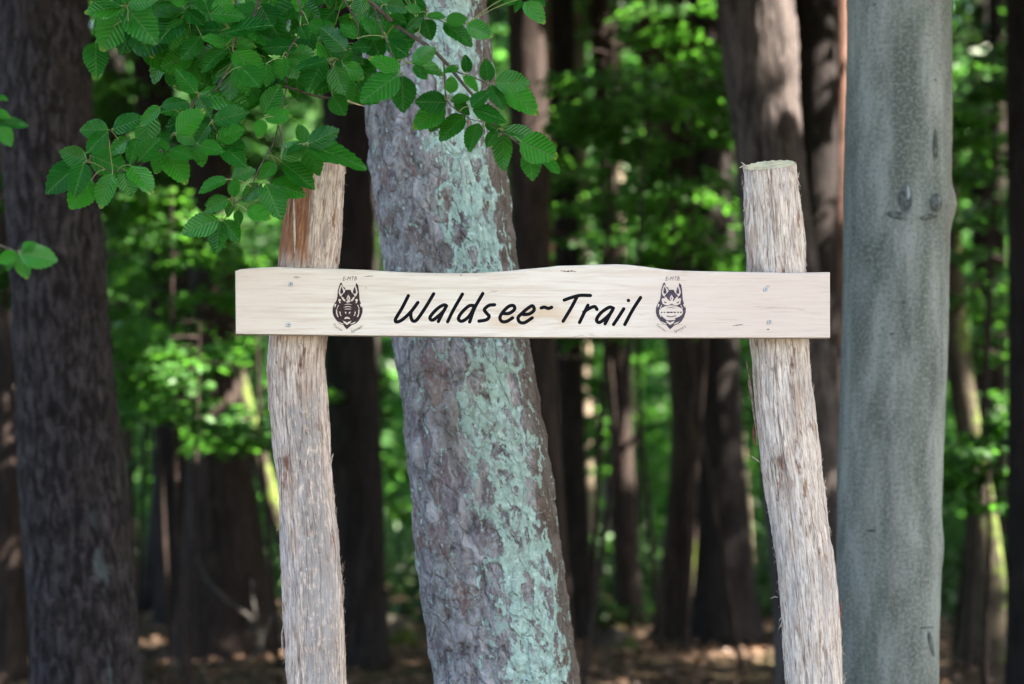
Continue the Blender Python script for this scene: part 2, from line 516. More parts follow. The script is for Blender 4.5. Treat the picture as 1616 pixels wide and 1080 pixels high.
def board_mat():
    t = NT('board_wood')
    co = t.coord()
    g1 = t.noise(t.map(co, (.05, 1, 1)), 95, 5, .6, .5)
    g2 = t.noise(t.map(co, (.03, 1, 1), (0, 0, 3)), 260, 4, .6)
    big = t.noise(t.map(co, (.7, 1, 2.0), (1, 0, 0)), 3.2, 4)
    col = t.ramp(g1, [(.36, (.66, .575, .495)), (.5, (.74, .672, .60)), (.66, (.785, .73, .665))])
    col = t.mix(t.step(big, .42, .66, 0, .5), col, (.73, .635, .58))
    xa = t.math('ABSOLUTE', t.math('ADD', t.sep(co)[0], t.math('MULTIPLY', big, .3)))
    col = t.mix(t.step(xa, .30, .85, 0, .75), col, t.mix(g1, (.62, .49, .42), (.72, .61, .54)))
    col = t.mix(t.step(g2, .54, .66, 0, .3), col, (.46, .36, .27))
    st = t.noise(t.map(co, (.14, 1, 1), (2, 0, 7)), 30, 5, .6, .4)
    col = t.mix(t.step(st, .69, .75, 0, .5), col, (.33, .28, .24))
    fl = t.noise(t.map(co, (.22, 1, 1), (5, 0, 1)), 75, 3, .5)
    col = t.mix(t.step(fl, .73, .77, 0, .55), col, (.24, .19, .16))
    # honey-brown stain with fine crack lines round the hidden knot in the middle
    xyz = t.sep(co)
    dx = t.math('DIVIDE', t.math('SUBTRACT', xyz[0], .045), .16)
    dz = t.math('DIVIDE', t.math('SUBTRACT', xyz[2], 1.905), .05)
    r2 = t.math('ADD', t.math('MULTIPLY', dx, dx), t.math('MULTIPLY', dz, dz))
    kn = t.math('MULTIPLY', t.step(r2, 1.0, .05), t.step(t.noise(t.map(co, (.5, 1, 1)), 26, 4), .4, .6))
    col = t.mix(t.math('MULTIPLY', kn, .6), col, (.60, .425, .255))
    crk = t.math('MULTIPLY', t.step(r2, 4.5, .6), t.step(t.noise(t.map(co, (.13, 1, 1), (1, 0, 4)), 60, 4, .6, 1.0), .66, .69))
    col = t.mix(t.math('MULTIPLY', crk, .55), col, (.25, .18, .12))
    h = t.math('ADD', g1, t.math('MULTIPLY', g2, .5))
    return t.done(t.principled(col, .62, t.bump(h, .35, .002), .3))


M['board'] = board_mat()
M['paint'] = mat_simple('black_letter_paint', (.003, .0035, .007), .38, .10, nscale=300, var=.3, bump=.5)
M['ink'] = mat_simple('branded_ink', (.045, .026, .030), .7, .2, nscale=160, var=.45)
M['ink2'] = mat_simple('branded_ink_faded', (.075, .06, .085), .7, .2, nscale=160, var=.45)
M['steel'] = mat_simple('zinc_screw', (.66, .67, .70), .45, .5, metallic=.35)
M['steel_dark'] = mat_simple('screw_recess', (.08, .08, .09), .5, .4, metallic=.6)
M['crack'] = mat_simple('wood_crack', (.10, .065, .05), .9, .1)


def ground_mat():
    t = NT('forest_floor')
    co = t.coord()
    n1 = t.noise(co, 1.3, 5, .6)
    n2 = t.noise(co, 14, 5, .7)
    col = t.ramp(n2, [(.3, (.03, .022, .015)), (.5, (.07, .048, .033)), (.7, (.13, .092, .065))])
    col = t.mix(t.step(n1, .5, .68, 0, .6), col, (.075, .08, .03))
    yy = t.sep(co)[1]
    col = t.mix(t.step(yy, 38, 46), col, t.mix(n2, (.02, .045, .012), (.05, .10, .02)))   # fern-covered slope
    open_ = t.step(yy, 3.5, 1.0)                    # unseen track before the trees, toned neutral for its bounce light
    col = t.mix(open_, col, t.mix(n2, (.10, .095, .07), (.18, .165, .13)))
    return t.done(t.principled(col, .95, t.bump(n2, .8, .04), .1))


M['ground'] = ground_mat()
M['litter'] = mat_leaf('fallen_leaf', (.06, .038, .025), (.19, .12, .08), (.12, .07, .03), .15)
M['stone'] = mat_far_bark('mossy_stump', (.03, .026, .02), (.07, .06, .05), (.03, .05, .008), .10)


# ------------------------------------------------------------------ ground
def gz(x, y):
    x = np.asarray(x, float); y = np.asarray(y, float)
    amp = np.clip((y - 8) / 6, 0, 1)
    return amp * (.10 * vnoise(x * .33 + 5, y * .33, seed=3) + .05 * vnoise(x * 1.1, y * 1.1, seed=5)) - .02 * np.clip(y - 26, 0, 16) + .42 * np.clip(y - 44, 0, 60)


def build_ground():
    xs = np.concatenate([np.linspace(-900, -24, 14), np.linspace(-20, 20, 120), np.linspace(24, 900, 14)])
    ys = np.concatenate([np.linspace(-700, -6, 10), np.linspace(-3, 45, 150), np.linspace(50, 110, 12), np.linspace(150, 1500, 12)])
    X, Y = np.meshgrid(xs, ys)
    Z = gz(X, np.minimum(Y, 104))
    v = np.stack([X, Y, Z], -1).reshape(-1, 3)
    nx = len(xs)
    i, j = np.meshgrid(np.arange(nx - 1), np.arange(len(ys) - 1))
    a = (j * nx + i).ravel()
    f = np.stack([a, a + 1, a + nx + 1, a + nx], 1)
    o = obj('forest_floor', mesh('forest_floor', v, f, M['ground'], smooth=True))
    tag(o, 'brown forest floor covered in old leaves and needles', 'ground', kind='structure')


build_ground()


def leaf_cards(c, ax, nrm, ln, wd, fold=.18, six=False):
    """folded pointed leaves; c = base points, ax = unit axes, nrm = approximate normals"""
    n = len(c)
    ax = ax / np.linalg.norm(ax, axis=1, keepdims=True)
    side = np.cross(nrm, ax); side /= np.linalg.norm(side, axis=1, keepdims=True) + 1e-9
    nn = np.cross(ax, side)
    L, W = ln[:, None], wd[:, None]
    if six:
        pts = [c, c + ax * L * .3 + side * W * .5 + nn * W * fold, c + ax * L * .66 + side * W * .42 + nn * W * fold * .7 - nn * L * .05,
               c + ax * L - nn * L * .16, c + ax * L * .66 - side * W * .42 + nn * W * fold * .7 - nn * L * .05, c + ax * L * .3 - side * W * .5 + nn * W * fold]
        v = np.stack(pts, 1).reshape(-1, 3)
        b = np.arange(n)[:, None] * 6
        f = np.concatenate([b + np.array([[0, 1, 2]]), b + np.array([[0, 2, 3]]), b + np.array([[0, 3, 4]]), b + np.array([[0, 4, 5]])], 0)
        k = 6
    else:
        pts = [c, c + ax * L * .45 + side * W * .5 + nn * W * fold, c + ax * L, c + ax * L * .45 - side * W * .5 + nn * W * fold]
        v = np.stack(pts, 1).reshape(-1, 3)
        b = np.arange(n)[:, None] * 4
        f = np.concatenate([b + np.array([[0, 1, 2]]), b + np.array([[0, 2, 3]])], 0)
        k = 4
    return v, f, k


def rand_unit(n, flat=0.0):
    d = rng.normal(size=(n, 3)); d[:, 2] *= (1 - flat)
    return d / np.linalg.norm(d, axis=1, keepdims=True)


def build_litter():
    n = 26000
    y = 10 + 24 * rng.random(n) ** 1.2
    x = (rng.random(n) * 2 - 1) * (y * .30 + 1.5)
    c = np.stack([x, y, gz(x, y) + .006 + rng.random(n) * .025], 1)
    ax = rand_unit(n, .75)
    nr = np.tile([0, 0, 1.0], (n, 1)) + rng.normal(size=(n, 3)) * .35
    ln = .05 + rng.random(n) * .06
    v, f, k = leaf_cards(c, ax, nr, ln, ln * .62, .25)
    r = np.repeat(rng.random(n), k)
    o = obj('leaf_litter', mesh('leaf_litter', v, f, M['litter'], {'rnd': ('FLOAT', r)}))
    tag(o, 'brown fallen leaves lying all over the forest floor', 'leaf litter', kind='stuff')


build_litter()


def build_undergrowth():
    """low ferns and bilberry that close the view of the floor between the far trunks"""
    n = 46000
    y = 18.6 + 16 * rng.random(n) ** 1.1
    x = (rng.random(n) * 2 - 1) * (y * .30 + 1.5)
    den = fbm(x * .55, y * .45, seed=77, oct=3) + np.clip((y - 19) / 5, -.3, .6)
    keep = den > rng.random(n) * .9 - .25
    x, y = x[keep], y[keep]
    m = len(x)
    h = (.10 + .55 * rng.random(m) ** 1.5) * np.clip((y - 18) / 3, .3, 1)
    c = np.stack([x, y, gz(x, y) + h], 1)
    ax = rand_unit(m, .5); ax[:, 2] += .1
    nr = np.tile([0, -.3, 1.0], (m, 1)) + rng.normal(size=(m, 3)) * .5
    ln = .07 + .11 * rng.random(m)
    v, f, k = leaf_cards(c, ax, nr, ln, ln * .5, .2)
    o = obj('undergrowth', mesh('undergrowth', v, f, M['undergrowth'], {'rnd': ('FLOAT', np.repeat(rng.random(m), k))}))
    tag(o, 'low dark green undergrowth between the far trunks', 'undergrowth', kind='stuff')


build_undergrowth()

# ------------------------------------------------------------------ sun gaps in the canopy: (pixel x, pixel y, depth, radius)
GAPS_PX = [
    (1235, 30, 11, .34), (1215, -60, 11, .40), (1245, 110, 11, .22),
    (1328, 40, 20, .26), (1328, 200, 20, .28), (1328, 300, 20, .26),
    (965, 290, 26, .30), (970, 350, 26, .25), (1000, 250, 22, .3),
    (378, 640, 16.5, .26), (405, 720, 16.5, .30), (432, 790, 16.5, .26),
    (300, 570, 13, .32), (230, 635, 13, .26), (330, 600, 13, .34), (270, 670, 13, .24), (410, 540, 14, .28), (400, 620, 14, .28),
    (270, 345, 13.5, .30), (590, 330, 15, .28), (590, 390, 15, .20), (600, 470, 14, .22),
    (960, 80, 14, .20), (985, 75, 14, .22), (940, 95, 14, .20), (920, 40, 20, .4), (945, 30, 15, .25), (1060, 40, 15, .22),
    (922, 600, 24, .4), (922, 690, 24, .45), (990, 740, 19, .22), (975, 850, 30, .5), (1030, 890, 31, .7), (1000, 960, 30, .5),
    (1085, 960, 29, .5), (1090, 880, 17.5, .16), (1155, 640, 23, .35), (1178, 840, 23, .3),
    (1520, 690, 15, .22), (1545, 780, 15, .22), (1565, 870, 15, .18), (1575, 1000, 15, .22), (1560, 750, 12.5, .2), (1510, 300, 22, .4), (1520, 100, 24, .4),
    (1600, 620, 20, .3), (1530, 480, 19, .25),
    (960, 1010, 18.2, .30), (1020, 1005, 18, .22), (1130, 1045, 15.6, .26), (1215, 1035, 16.1, .26), (1170, 1000, 17.5, .15), (620, 1000, 18, .2), (500, 1030, 16.5, .2),
    (100, 1045, 15.2, .28), (20, 1040, 15.4, .25), (330, 1045, 15.2, .18), (420, 1040, 15.3, .15), (1540, 1020, 16.6, .15),
    (600, 300, 18, .3), (150, 130, 20, .35), (200, 180, 20, .4), (860, 380, 19, .25), (1060, 500, 22, .3), (900, 490, 20, .3),
    (1020, 640, 24, .4), (1040, 690, 26, .4), (1000, 560, 25, .4), (370, 560, 20, .3), (200, 480, 20, .3), (470, 900, 22, .3),
]
GAPS = [(P(a, b, d), r) for a, b, d, r in GAPS_PX]


def sunny(p):
    """mask of the leaves that are to be left out so that a ray of sun comes through"""
    cut = np.zeros(len(p), bool)
    for q, r in GAPS:
        d = p - q
        tt = d @ SUN
        perp = np.linalg.norm(d - tt[:, None] * SUN, axis=1)
        cut |= (tt > .45) & (perp < r + .10)
    return cut


# ------------------------------------------------------------------ trunks
def trunk_mesh(name, rows, mat, nseg=28, nrow=60, disp=None, flare=.25, ztop=None, cut=None, zref=None):
    """rows: (centre xyz, radius) from top to bottom; the column is resampled in height"""
    rows = sorted(rows, key=lambda r: r[0][2])
    zs = np.array([r[0][2] for r in rows]); xs = np.array([r[0][0] for r in rows]); ys = np.array([r[0][1] for r in rows]); rs = np.array([r[1] for r in rows])
    z = np.linspace(zs[0], zs[-1], nrow) if zref is None else zref
    def sm(q):
        qi = np.interp(z, zs, q)
        k = max(1, len(z) // 24)
        if k > 1:
            ker = np.ones(2 * k + 1) / (2 * k + 1)
            qi = np.convolve(np.pad(qi, k, mode='reflect', reflect_type='odd'), ker, mode='valid')
        return qi
    cx, cyy, rr = sm(xs), sm(ys), sm(rs)
    if flare:
        rr = rr * (1 + flare * np.exp(-np.clip(z - zs[0], 0, None) / .28))
    th = np.linspace(-math.pi, math.pi, nseg + 1)
    TH, ZZ = np.meshgrid(th, z)
    RR = np.repeat(rr[:, None], nseg + 1, 1)
    rm = float(np.mean(rr))
    d = disp(np.sin(TH) * rm, np.cos(TH) * rm, ZZ, TH, rm) if disp else .06 * rm * vnoise(np.sin(TH) * 3, np.cos(TH) * 3, ZZ * 1.6, 9)
    if flare:
        lobes = (.30 * np.maximum(0, np.sin(TH * 3 + rm * 40)) + .2 * np.maximum(0, np.sin(TH * 5 + 1))) * np.exp(-np.clip(ZZ - zs[0], 0, None) / .22)
        d = d + lobes * rm
    RR = RR + d
    X = cx[:, None] + RR * np.sin(TH)
    Y = cyy[:, None] - RR * np.cos(TH)
    Z = ZZ.copy()
    if cut:
        tz, sx, sy = cut
        lim = tz + sx * (X - cx[-1]) + sy * (Y - cyy[-1])
        Z = np.minimum(Z, lim)
    v = np.stack([X, Y, Z], -1).reshape(-1, 3)
    n1 = nseg + 1
    i, j = np.meshgrid(np.arange(nseg), np.arange(len(z) - 1))
    a = (j * n1 + i).ravel()
    f = np.stack([a, a + 1, a + n1 + 1, a + n1], 1)
    pc = np.stack([TH * rm, ZZ, TH], -1).reshape(-1, 3)
    return mesh(name, v, f, mat, {'pc': ('FLOAT_VECTOR', pc)}, smooth=True), v.reshape(len(z), n1, 3)


def px_rows(D, edges, height=None):
    """pixel edges to (centre, radius) rows, carried down to the ground and up to the given height"""
    rows = []
    for (y, a, b) in edges:
        c = P((a + b) / 2, y, D)
        rows.append((c, (b - a) / 2 / F * D / math.cos(PITCH)))
    rows.sort(key=lambda r: r[0][2])
    (c0, r0), (c1, r1) = rows[0], rows[1]
    g = float(gz(c0[0], D)) - .12
    if c0[2] > g:
        k = (c0[2] - g) / (c1[2] - c0[2])
        rows.insert(0, (c0 + (c0 - c1) * k, max(r0 + (r0 - r1) * k * .6, r0)))
    if height:
        (c0, r0), (c1, r1) = rows[-2], rows[-1]
        h = height - c1[2]
        sl = (c1 - c0)[0] / (c1 - c0)[2]
        rows.append((c1 + np.array([sl * h * .3, 0, h * .4]), r1 * .85))
        rows.append((c1 + np.array([sl * h * .4, 0, h]), .04))
    return rows


def rel(rows):
    base = rows[0][0].copy()
    return base, [(c - base, r) for c, r in rows]


def crown(root, base, cx, cyv, z0, z1, rad, n, kind, size=.29):
    """many small leaves round drooping boughs, built in world space then moved to the tree's origin"""
    nb = max(14, n // 60)
    hh = rng.random(nb)
    zb = z0 + (z1 - z0) * hh
    maxr = rad * (1 - .75 * hh ** 1.3) if kind == 'needles' else rad * np.sqrt(np.clip(1 - (2 * hh - .9) ** 2 * .75, .1, 1))
    an = rng.random(nb) * 2 * math.pi
    per = n // nb
    t = np.sqrt(rng.random((nb, per)))
    spread = (rng.random((nb, per)) - .5) * 1.3
    rr = maxr[:, None] * t
    A = an[:, None] + spread * .75
    x = cx + rr * np.cos(A); y = cyv + rr * np.sin(A)
    z = zb[:, None] + (-.22 if kind == 'needles' else .12) * rr + rng.normal(size=rr.shape) * .22
    c = np.stack([x, y, z], -1).reshape(-1, 3)
    c = c[~sunny(c)]
    m = len(c)
    ax = np.stack([c[:, 0] - cx, c[:, 1] - cyv, -.3 * np.ones(m)], 1); ax /= np.linalg.norm(ax, axis=1, keepdims=True)
    ax = ax + rand_unit(m) * .9
    nr = np.tile([0, 0, 1.0], (m, 1)) + rng.normal(size=(m, 3)) * .55
    ln = size * (.6 + .8 * rng.random(m))
    v, f, k = leaf_cards(c, ax, nr, ln, ln * (.42 if kind == 'needles' else .62))
    o = obj('crown', mesh('crown', v - base, f, M[kind], {'rnd': ('FLOAT', np.repeat(rng.random(m), k))}), root)
    return o


def bough_mesh(name, pts, r0, r1, mat, nseg=7, base=None):
    pts = np.asarray(pts, float)
    n = len(pts)
    tang = np.gradient(pts, axis=0)
    tang /= np.linalg.norm(tang, axis=1, keepdims=True) + 1e-9
    up = np.tile([0.13, -.99, .05], (n, 1))
    s = np.cross(tang, up); s /= np.linalg.norm(s, axis=1, keepdims=True) + 1e-9
    w = np.cross(s, tang)
    rr = np.linspace(r0, r1, n)[:, None]
    th = np.linspace(0, 2 * math.pi, nseg, endpoint=False)
    v = np.stack([pts + rr * (math.cos(a) * s + math.sin(a) * w) for a in th], 1).reshape(-1, 3)
    f = [[j * nseg + i, j * nseg + (i + 1) % nseg, (j + 1) * nseg + (i + 1) % nseg, (j + 1) * nseg + i] for j in range(n - 1) for i in range(nseg)]
    return v, f


def tree(name, label, cat, D, edges, mat, height=14, kind='needles', group=None, crown_n=2600, crown_r=2.6, z0=6.5, nseg=28, nrow=60, disp=None, flare=.25, stubs=0):
    rows = px_rows(D, edges, height)
    base, rr = rel(rows)
    root = empty(name, base)
    tag(root, label, cat, group)
    me, _ = trunk_mesh('trunk', rr, mat, nseg, nrow, disp, flare)
    tr = obj('trunk', me, root)
    for k in range(stubs):                         # dead lower branches
        z = 1.6 + rng.random() * 5.5
        zz = z - base[2]
        a = rng.random() * 2 * math.pi
        zs = [q[0][2] for q in rr]
        cx = np.interp(zz, zs, [q[0][0] for q in rr]); rad = np.interp(zz, zs, [q[1] for q in rr])
        L = .4 + rng.random() * 1.0
        t = np.linspace(0, 1, 6)[:, None]
        d = np.array([math.cos(a), math.sin(a), .05 + rng.random() * .4])
        pts = np.array([cx, 0, zz]) + d * rad * .7 + t * d * L + np.array([0, 0, -.25 * L]) * t ** 2
        v, f = bough_mesh('branch', pts, .018 + .01 * rng.random(), .005, mat)
        obj('branch', mesh('branch', v, f, mat, smooth=True), root)
    if kind:
        top = rows[-1][0]
        crown(root, base, top[0], D, z0, height + .8, crown_r, crown_n, kind)
    return root, tr, rows


def hero_disp(x, y, z, th, rm):
    s = th * rm
    wx = s * 34 + 1.3 * fbm(s * 14, z * 7, seed=4, oct=4); wy = z * 15 + 1.1 * fbm(s * 12, z * 9, seed=8, oct=4)
    f1, f2, cid = worley(wx, wy, 5)
    plate = np.clip((f2 - f1) / .55, 0, 1) ** .7
    d = .0050 * plate * (.25 + cid) + .0045 * fbm(x * 40, y * 40, z * 18, 6, 4)
    rid = np.clip(np.abs(fbm(s * 17, z * 3.6, seed=33, oct=4)) / .35, 0, 1)
    d += .008 * (rid - .7)
    return d + .010 * fbm(x * 4, y * 4, z * 1.5, 2, 3)


def left_disp(x, y, z, th, rm):
    s = th * rm
    f1, f2, cid = worley(s * 42 + 1.2 * fbm(s * 14, z * 6, seed=2, oct=3), z * 13 + fbm(s * 9, z * 7, seed=5, oct=3), 9)
    return .008 * np.clip((f2 - f1) / .5, 0, 1) * (.3 + cid) + .012 * fbm(x * 5, y * 5, z * 2, 12, 3)


def beech_disp(x, y, z, th, rm):
    d = .004 * fbm(x * 7, y * 7, z * 2, 21, 4) + .0012 * fbm(x * 60, y * 60, z * 25, 3, 3)
    for (a, h, w, hh, amp) in BEECH_KNOTS:
        d = d + amp * np.exp(-((th - a) / w) ** 2 - ((z - h) / hh) ** 2)
    return d


# the big leaning conifer with lichen right behind the board
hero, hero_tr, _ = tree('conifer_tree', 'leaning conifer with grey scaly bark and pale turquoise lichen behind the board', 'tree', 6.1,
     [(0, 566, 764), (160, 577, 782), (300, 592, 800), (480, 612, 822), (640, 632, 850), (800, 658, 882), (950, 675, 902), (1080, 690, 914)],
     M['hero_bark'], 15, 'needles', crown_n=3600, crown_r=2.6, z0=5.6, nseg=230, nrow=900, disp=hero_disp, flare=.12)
# smooth beech: knots given as angle, height above its foot, widths, bulge
BEECH_KNOTS = [(.20, 0, .2, .05, .0)]
_rows = px_rows(6.7, [(0, 1337, 1502), (250, 1334, 1504), (420, 1330, 1500), (620, 1326, 1490), (860, 1320, 1484), (1080, 1322, 1478)])
_zb = _rows[0][0][2]
def bz(py): return P(1415, py, 6.7)[2] - _zb
BEECH_KNOTS = [(.12, bz(335), .14, .035, .010), (.55, bz(330), .22, .05, .016), (1.35, bz(325), .25, .055, .020), (.45, bz(365), .5, .03, -.006),
               (.30, bz(395), .55, .06, .006), (.42, bz(240), .08, .05, .005), (1.2, bz(860), .3, .07, .010), (-.1, bz(400), .5, .02, -.003)]
beech, beech_tr, beech_rows = tree('beech_tree', 'smooth grey-green beech trunk with eye-shaped scars beside the pale post', 'tree', 6.7,
     [(0, 1337, 1502), (250, 1334, 1504), (420, 1330, 1500), (620, 1326, 1490), (860, 1320, 1484), (1080, 1322, 1478)],
     M['beech'], 13, 'leaf_canopy', crown_n=5200, crown_r=3.4, z0=4.9, nseg=120, nrow=420, disp=beech_disp, flare=.1)


def scar(px, py, w, h, mat, bulge=.006, tilt=0.0):
    """an almond-shaped branch scar that follows the beech trunk's surface"""
    rows = beech_rows
    zs = [r[0][2] for r in rows]
    vs_, fs = [], []
    n, k = 12, 4
    loc = beech.location
    for j in range(n + 1):
        t = j / n * 2 - 1
        half = w * (1 - t * t) ** .8
        for i in range(-k, k + 1):
            a = px + half * i / k + tilt * t
            b = py + h * t
            q = P(a, b, 6.7)
            cx = np.interp(q[2], zs, [r[0][0] for r in rows]); rad = np.interp(q[2], zs, [r[1] for r in rows])
            sx = np.clip((q[0] - cx) / rad, -.97, .97)
            th = math.asin(sx)
            dd = float(beech_disp(np.array([sx * rad]), np.array([math.cos(th) * rad]), np.array([q[2] - _zb]), np.array([th]), rad)[0])
            r = rad + dd + .0015 + bulge * (1 - (i / k) ** 2) * (1 - t * t)
            vs_.append((cx + r * math.sin(th) - loc[0], 6.7 - r * math.cos(th) - loc[1], q[2] - loc[2]))
    m = 2 * k + 1
    for j in range(n):
        for i in range(2 * k):
            fs.append([j * m + i, j * m + i + 1, (j + 1) * m + i + 1, (j + 1) * m + i])
    return obj('branch_scar', mesh('branch_scar', vs_, fs, mat, smooth=True), beech_tr)


scar(1413, 325, 10, 22, M['scar'], .004)
scar(1416, 318, 3.5, 14, M['scar_glint'], .007)
scar(1459, 330, 9, 15, M['scar'], .004)
scar(1461, 327, 2, 7, M['scar_glint'], .006)
scar(1462, 240, 4, 24, M['scar'], .003)
scar(1399, 350, 13, 7, M['scar'], .003, 6)
scar(1449, 352, 12, 6, M['scar'], .003, -8)
scar(1362, 835, 7, 2, M['scar'], .002)
scar(1455, 1010, 4, 22, M['scar'], .003, 5)
scar(1448, 985, 13, 2, M['scar'], .002)

tree('conifer_tree', 'thick dark conifer with faint teal lichen low on its bark, behind the hanging leaves', 'tree', 8.3,
     [(0, -2, 138), (300, 5, 152), (600, 28, 180), (850, 42, 205), (1080, 55, 222)], M['left_bark'], 15, crown_n=3200, z0=5.8, nseg=120, nrow=420, disp=left_disp, flare=.12)
tree('conifer_tree', 'conifer with sunlit flaky bark high on one side, behind the pale post', 'tree', 11,
     [(0, 1130, 1252), (240, 1160, 1264), (600, 1196, 1318), (1000, 1225, 1350)], M['flaky'], 15, crown_n=2400, z0=6.4, nseg=90, nrow=300, disp=left_disp, flare=.15)

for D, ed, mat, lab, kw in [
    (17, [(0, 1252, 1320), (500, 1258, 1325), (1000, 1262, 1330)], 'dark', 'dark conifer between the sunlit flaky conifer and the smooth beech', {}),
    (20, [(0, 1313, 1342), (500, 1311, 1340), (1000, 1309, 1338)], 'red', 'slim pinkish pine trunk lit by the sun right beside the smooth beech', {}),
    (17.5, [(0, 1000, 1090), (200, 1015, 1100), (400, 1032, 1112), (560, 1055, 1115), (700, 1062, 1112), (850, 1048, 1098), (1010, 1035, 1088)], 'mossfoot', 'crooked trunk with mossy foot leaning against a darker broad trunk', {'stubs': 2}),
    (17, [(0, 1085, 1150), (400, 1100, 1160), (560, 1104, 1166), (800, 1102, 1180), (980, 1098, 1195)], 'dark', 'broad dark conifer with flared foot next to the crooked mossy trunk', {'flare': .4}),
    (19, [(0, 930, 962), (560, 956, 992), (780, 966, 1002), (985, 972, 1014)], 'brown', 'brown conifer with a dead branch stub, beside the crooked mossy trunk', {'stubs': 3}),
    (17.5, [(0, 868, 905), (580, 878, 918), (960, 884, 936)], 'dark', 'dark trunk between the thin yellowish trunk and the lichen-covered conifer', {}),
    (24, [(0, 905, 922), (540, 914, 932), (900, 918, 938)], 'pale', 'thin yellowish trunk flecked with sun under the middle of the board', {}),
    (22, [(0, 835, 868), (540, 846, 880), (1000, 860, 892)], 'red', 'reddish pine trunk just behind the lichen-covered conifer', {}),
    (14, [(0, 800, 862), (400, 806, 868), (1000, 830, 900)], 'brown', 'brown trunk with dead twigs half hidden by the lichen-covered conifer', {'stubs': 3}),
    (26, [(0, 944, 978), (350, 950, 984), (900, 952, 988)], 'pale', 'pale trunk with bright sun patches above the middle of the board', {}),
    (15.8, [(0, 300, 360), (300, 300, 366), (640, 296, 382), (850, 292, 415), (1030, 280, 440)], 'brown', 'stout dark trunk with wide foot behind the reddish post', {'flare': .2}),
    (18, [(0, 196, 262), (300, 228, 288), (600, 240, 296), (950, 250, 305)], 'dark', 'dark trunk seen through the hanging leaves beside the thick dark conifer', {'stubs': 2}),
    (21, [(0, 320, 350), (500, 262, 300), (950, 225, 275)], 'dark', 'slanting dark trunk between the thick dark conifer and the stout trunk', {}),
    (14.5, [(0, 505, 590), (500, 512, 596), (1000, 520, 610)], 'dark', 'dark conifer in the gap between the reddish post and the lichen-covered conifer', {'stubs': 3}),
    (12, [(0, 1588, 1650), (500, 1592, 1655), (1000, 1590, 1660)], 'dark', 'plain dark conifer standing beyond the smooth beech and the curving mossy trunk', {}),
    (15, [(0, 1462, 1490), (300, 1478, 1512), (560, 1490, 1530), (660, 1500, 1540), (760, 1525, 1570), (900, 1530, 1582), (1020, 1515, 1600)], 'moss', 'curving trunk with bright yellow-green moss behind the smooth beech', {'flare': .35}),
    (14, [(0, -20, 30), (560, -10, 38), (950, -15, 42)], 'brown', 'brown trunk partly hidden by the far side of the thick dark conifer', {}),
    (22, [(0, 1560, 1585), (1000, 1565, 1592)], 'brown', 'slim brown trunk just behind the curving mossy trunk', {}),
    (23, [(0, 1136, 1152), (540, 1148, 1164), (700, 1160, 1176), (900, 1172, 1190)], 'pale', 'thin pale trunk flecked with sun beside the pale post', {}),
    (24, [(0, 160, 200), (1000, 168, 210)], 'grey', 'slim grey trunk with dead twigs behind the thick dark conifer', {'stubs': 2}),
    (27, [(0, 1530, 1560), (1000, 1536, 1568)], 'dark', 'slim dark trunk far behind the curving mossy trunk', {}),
]:
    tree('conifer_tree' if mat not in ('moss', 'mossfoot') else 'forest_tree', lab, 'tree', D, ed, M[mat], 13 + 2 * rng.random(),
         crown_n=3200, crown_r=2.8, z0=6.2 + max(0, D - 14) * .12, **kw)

# leaning mossy pole without a crown
rows = px_rows(16.5, [(500, 338, 366), (560, 352, 382), (640, 370, 400), (720, 392, 422), (800, 418, 446), (1000, 486, 516)])
base, rr = rel(rows)
lp = empty('leaning_trunk', base)
tag(lp, 'bare leaning trunk with sunlit yellow-green moss behind the reddish post', 'tree')
obj('trunk', trunk_mesh('trunk', rr, M['moss'], 20, 60, None, .1)[0], lp)

# unseen trees added beside, beyond and behind the camera, whose crowns shade the place
spots = []
taken = [(-2.0, 9.2), (-.5, 6.5), (1.4, 7.2), (1.4, 11)]
for (x, y) in [(4.3, 3.2), (5.2, 5.6), (7.6, 2.6), (8.0, 5.0), (10.4, 3.4), (3.6, 8.2), (6.2, 8.4), (9.2, 8.0), (-3.4, 7.2), (-5.2, 9.6)]:
    spots.append((x, y)); taken.append((x, y))
for (x, y) in [(-9, -9), (-5.5, -11), (-2, -9.5), (1.5, -11.5), (5, -9.5), (8.5, -11), (-12, -5), (-8, -14), (0, -15), (6, -14.5), (12, -9)]:  # row added behind the camera to hold off low front sky light
    spots.append((x, y)); taken.append((x, y))
tries = 0
while len(spots) < 62:
    x, y = -11 + 29 * rng.random(), 9 + 22 * rng.random()
    inview = abs(x) < y * .262 + .7
    if inview: continue
    if min((x - a) ** 2 + (y - b) ** 2 for a, b in taken) < 2.1 ** 2: continue
    bad = False
    for q, r in GAPS:
        tt = ((x - q[0]) * SUN[0] + (y - q[1]) * SUN[1]) / (SUN[0] ** 2 + SUN[1] ** 2)
        if tt > 0 and q[2] + tt * SUN[2] < 12 and math.hypot(q[0] + tt * SUN[0] - x, q[1] + tt * SUN[1] - y) < r * .5 + .22: bad = True; break
    tries += 1
    if bad and tries < 6000: continue
    spots.append((x, y)); taken.append((x, y))
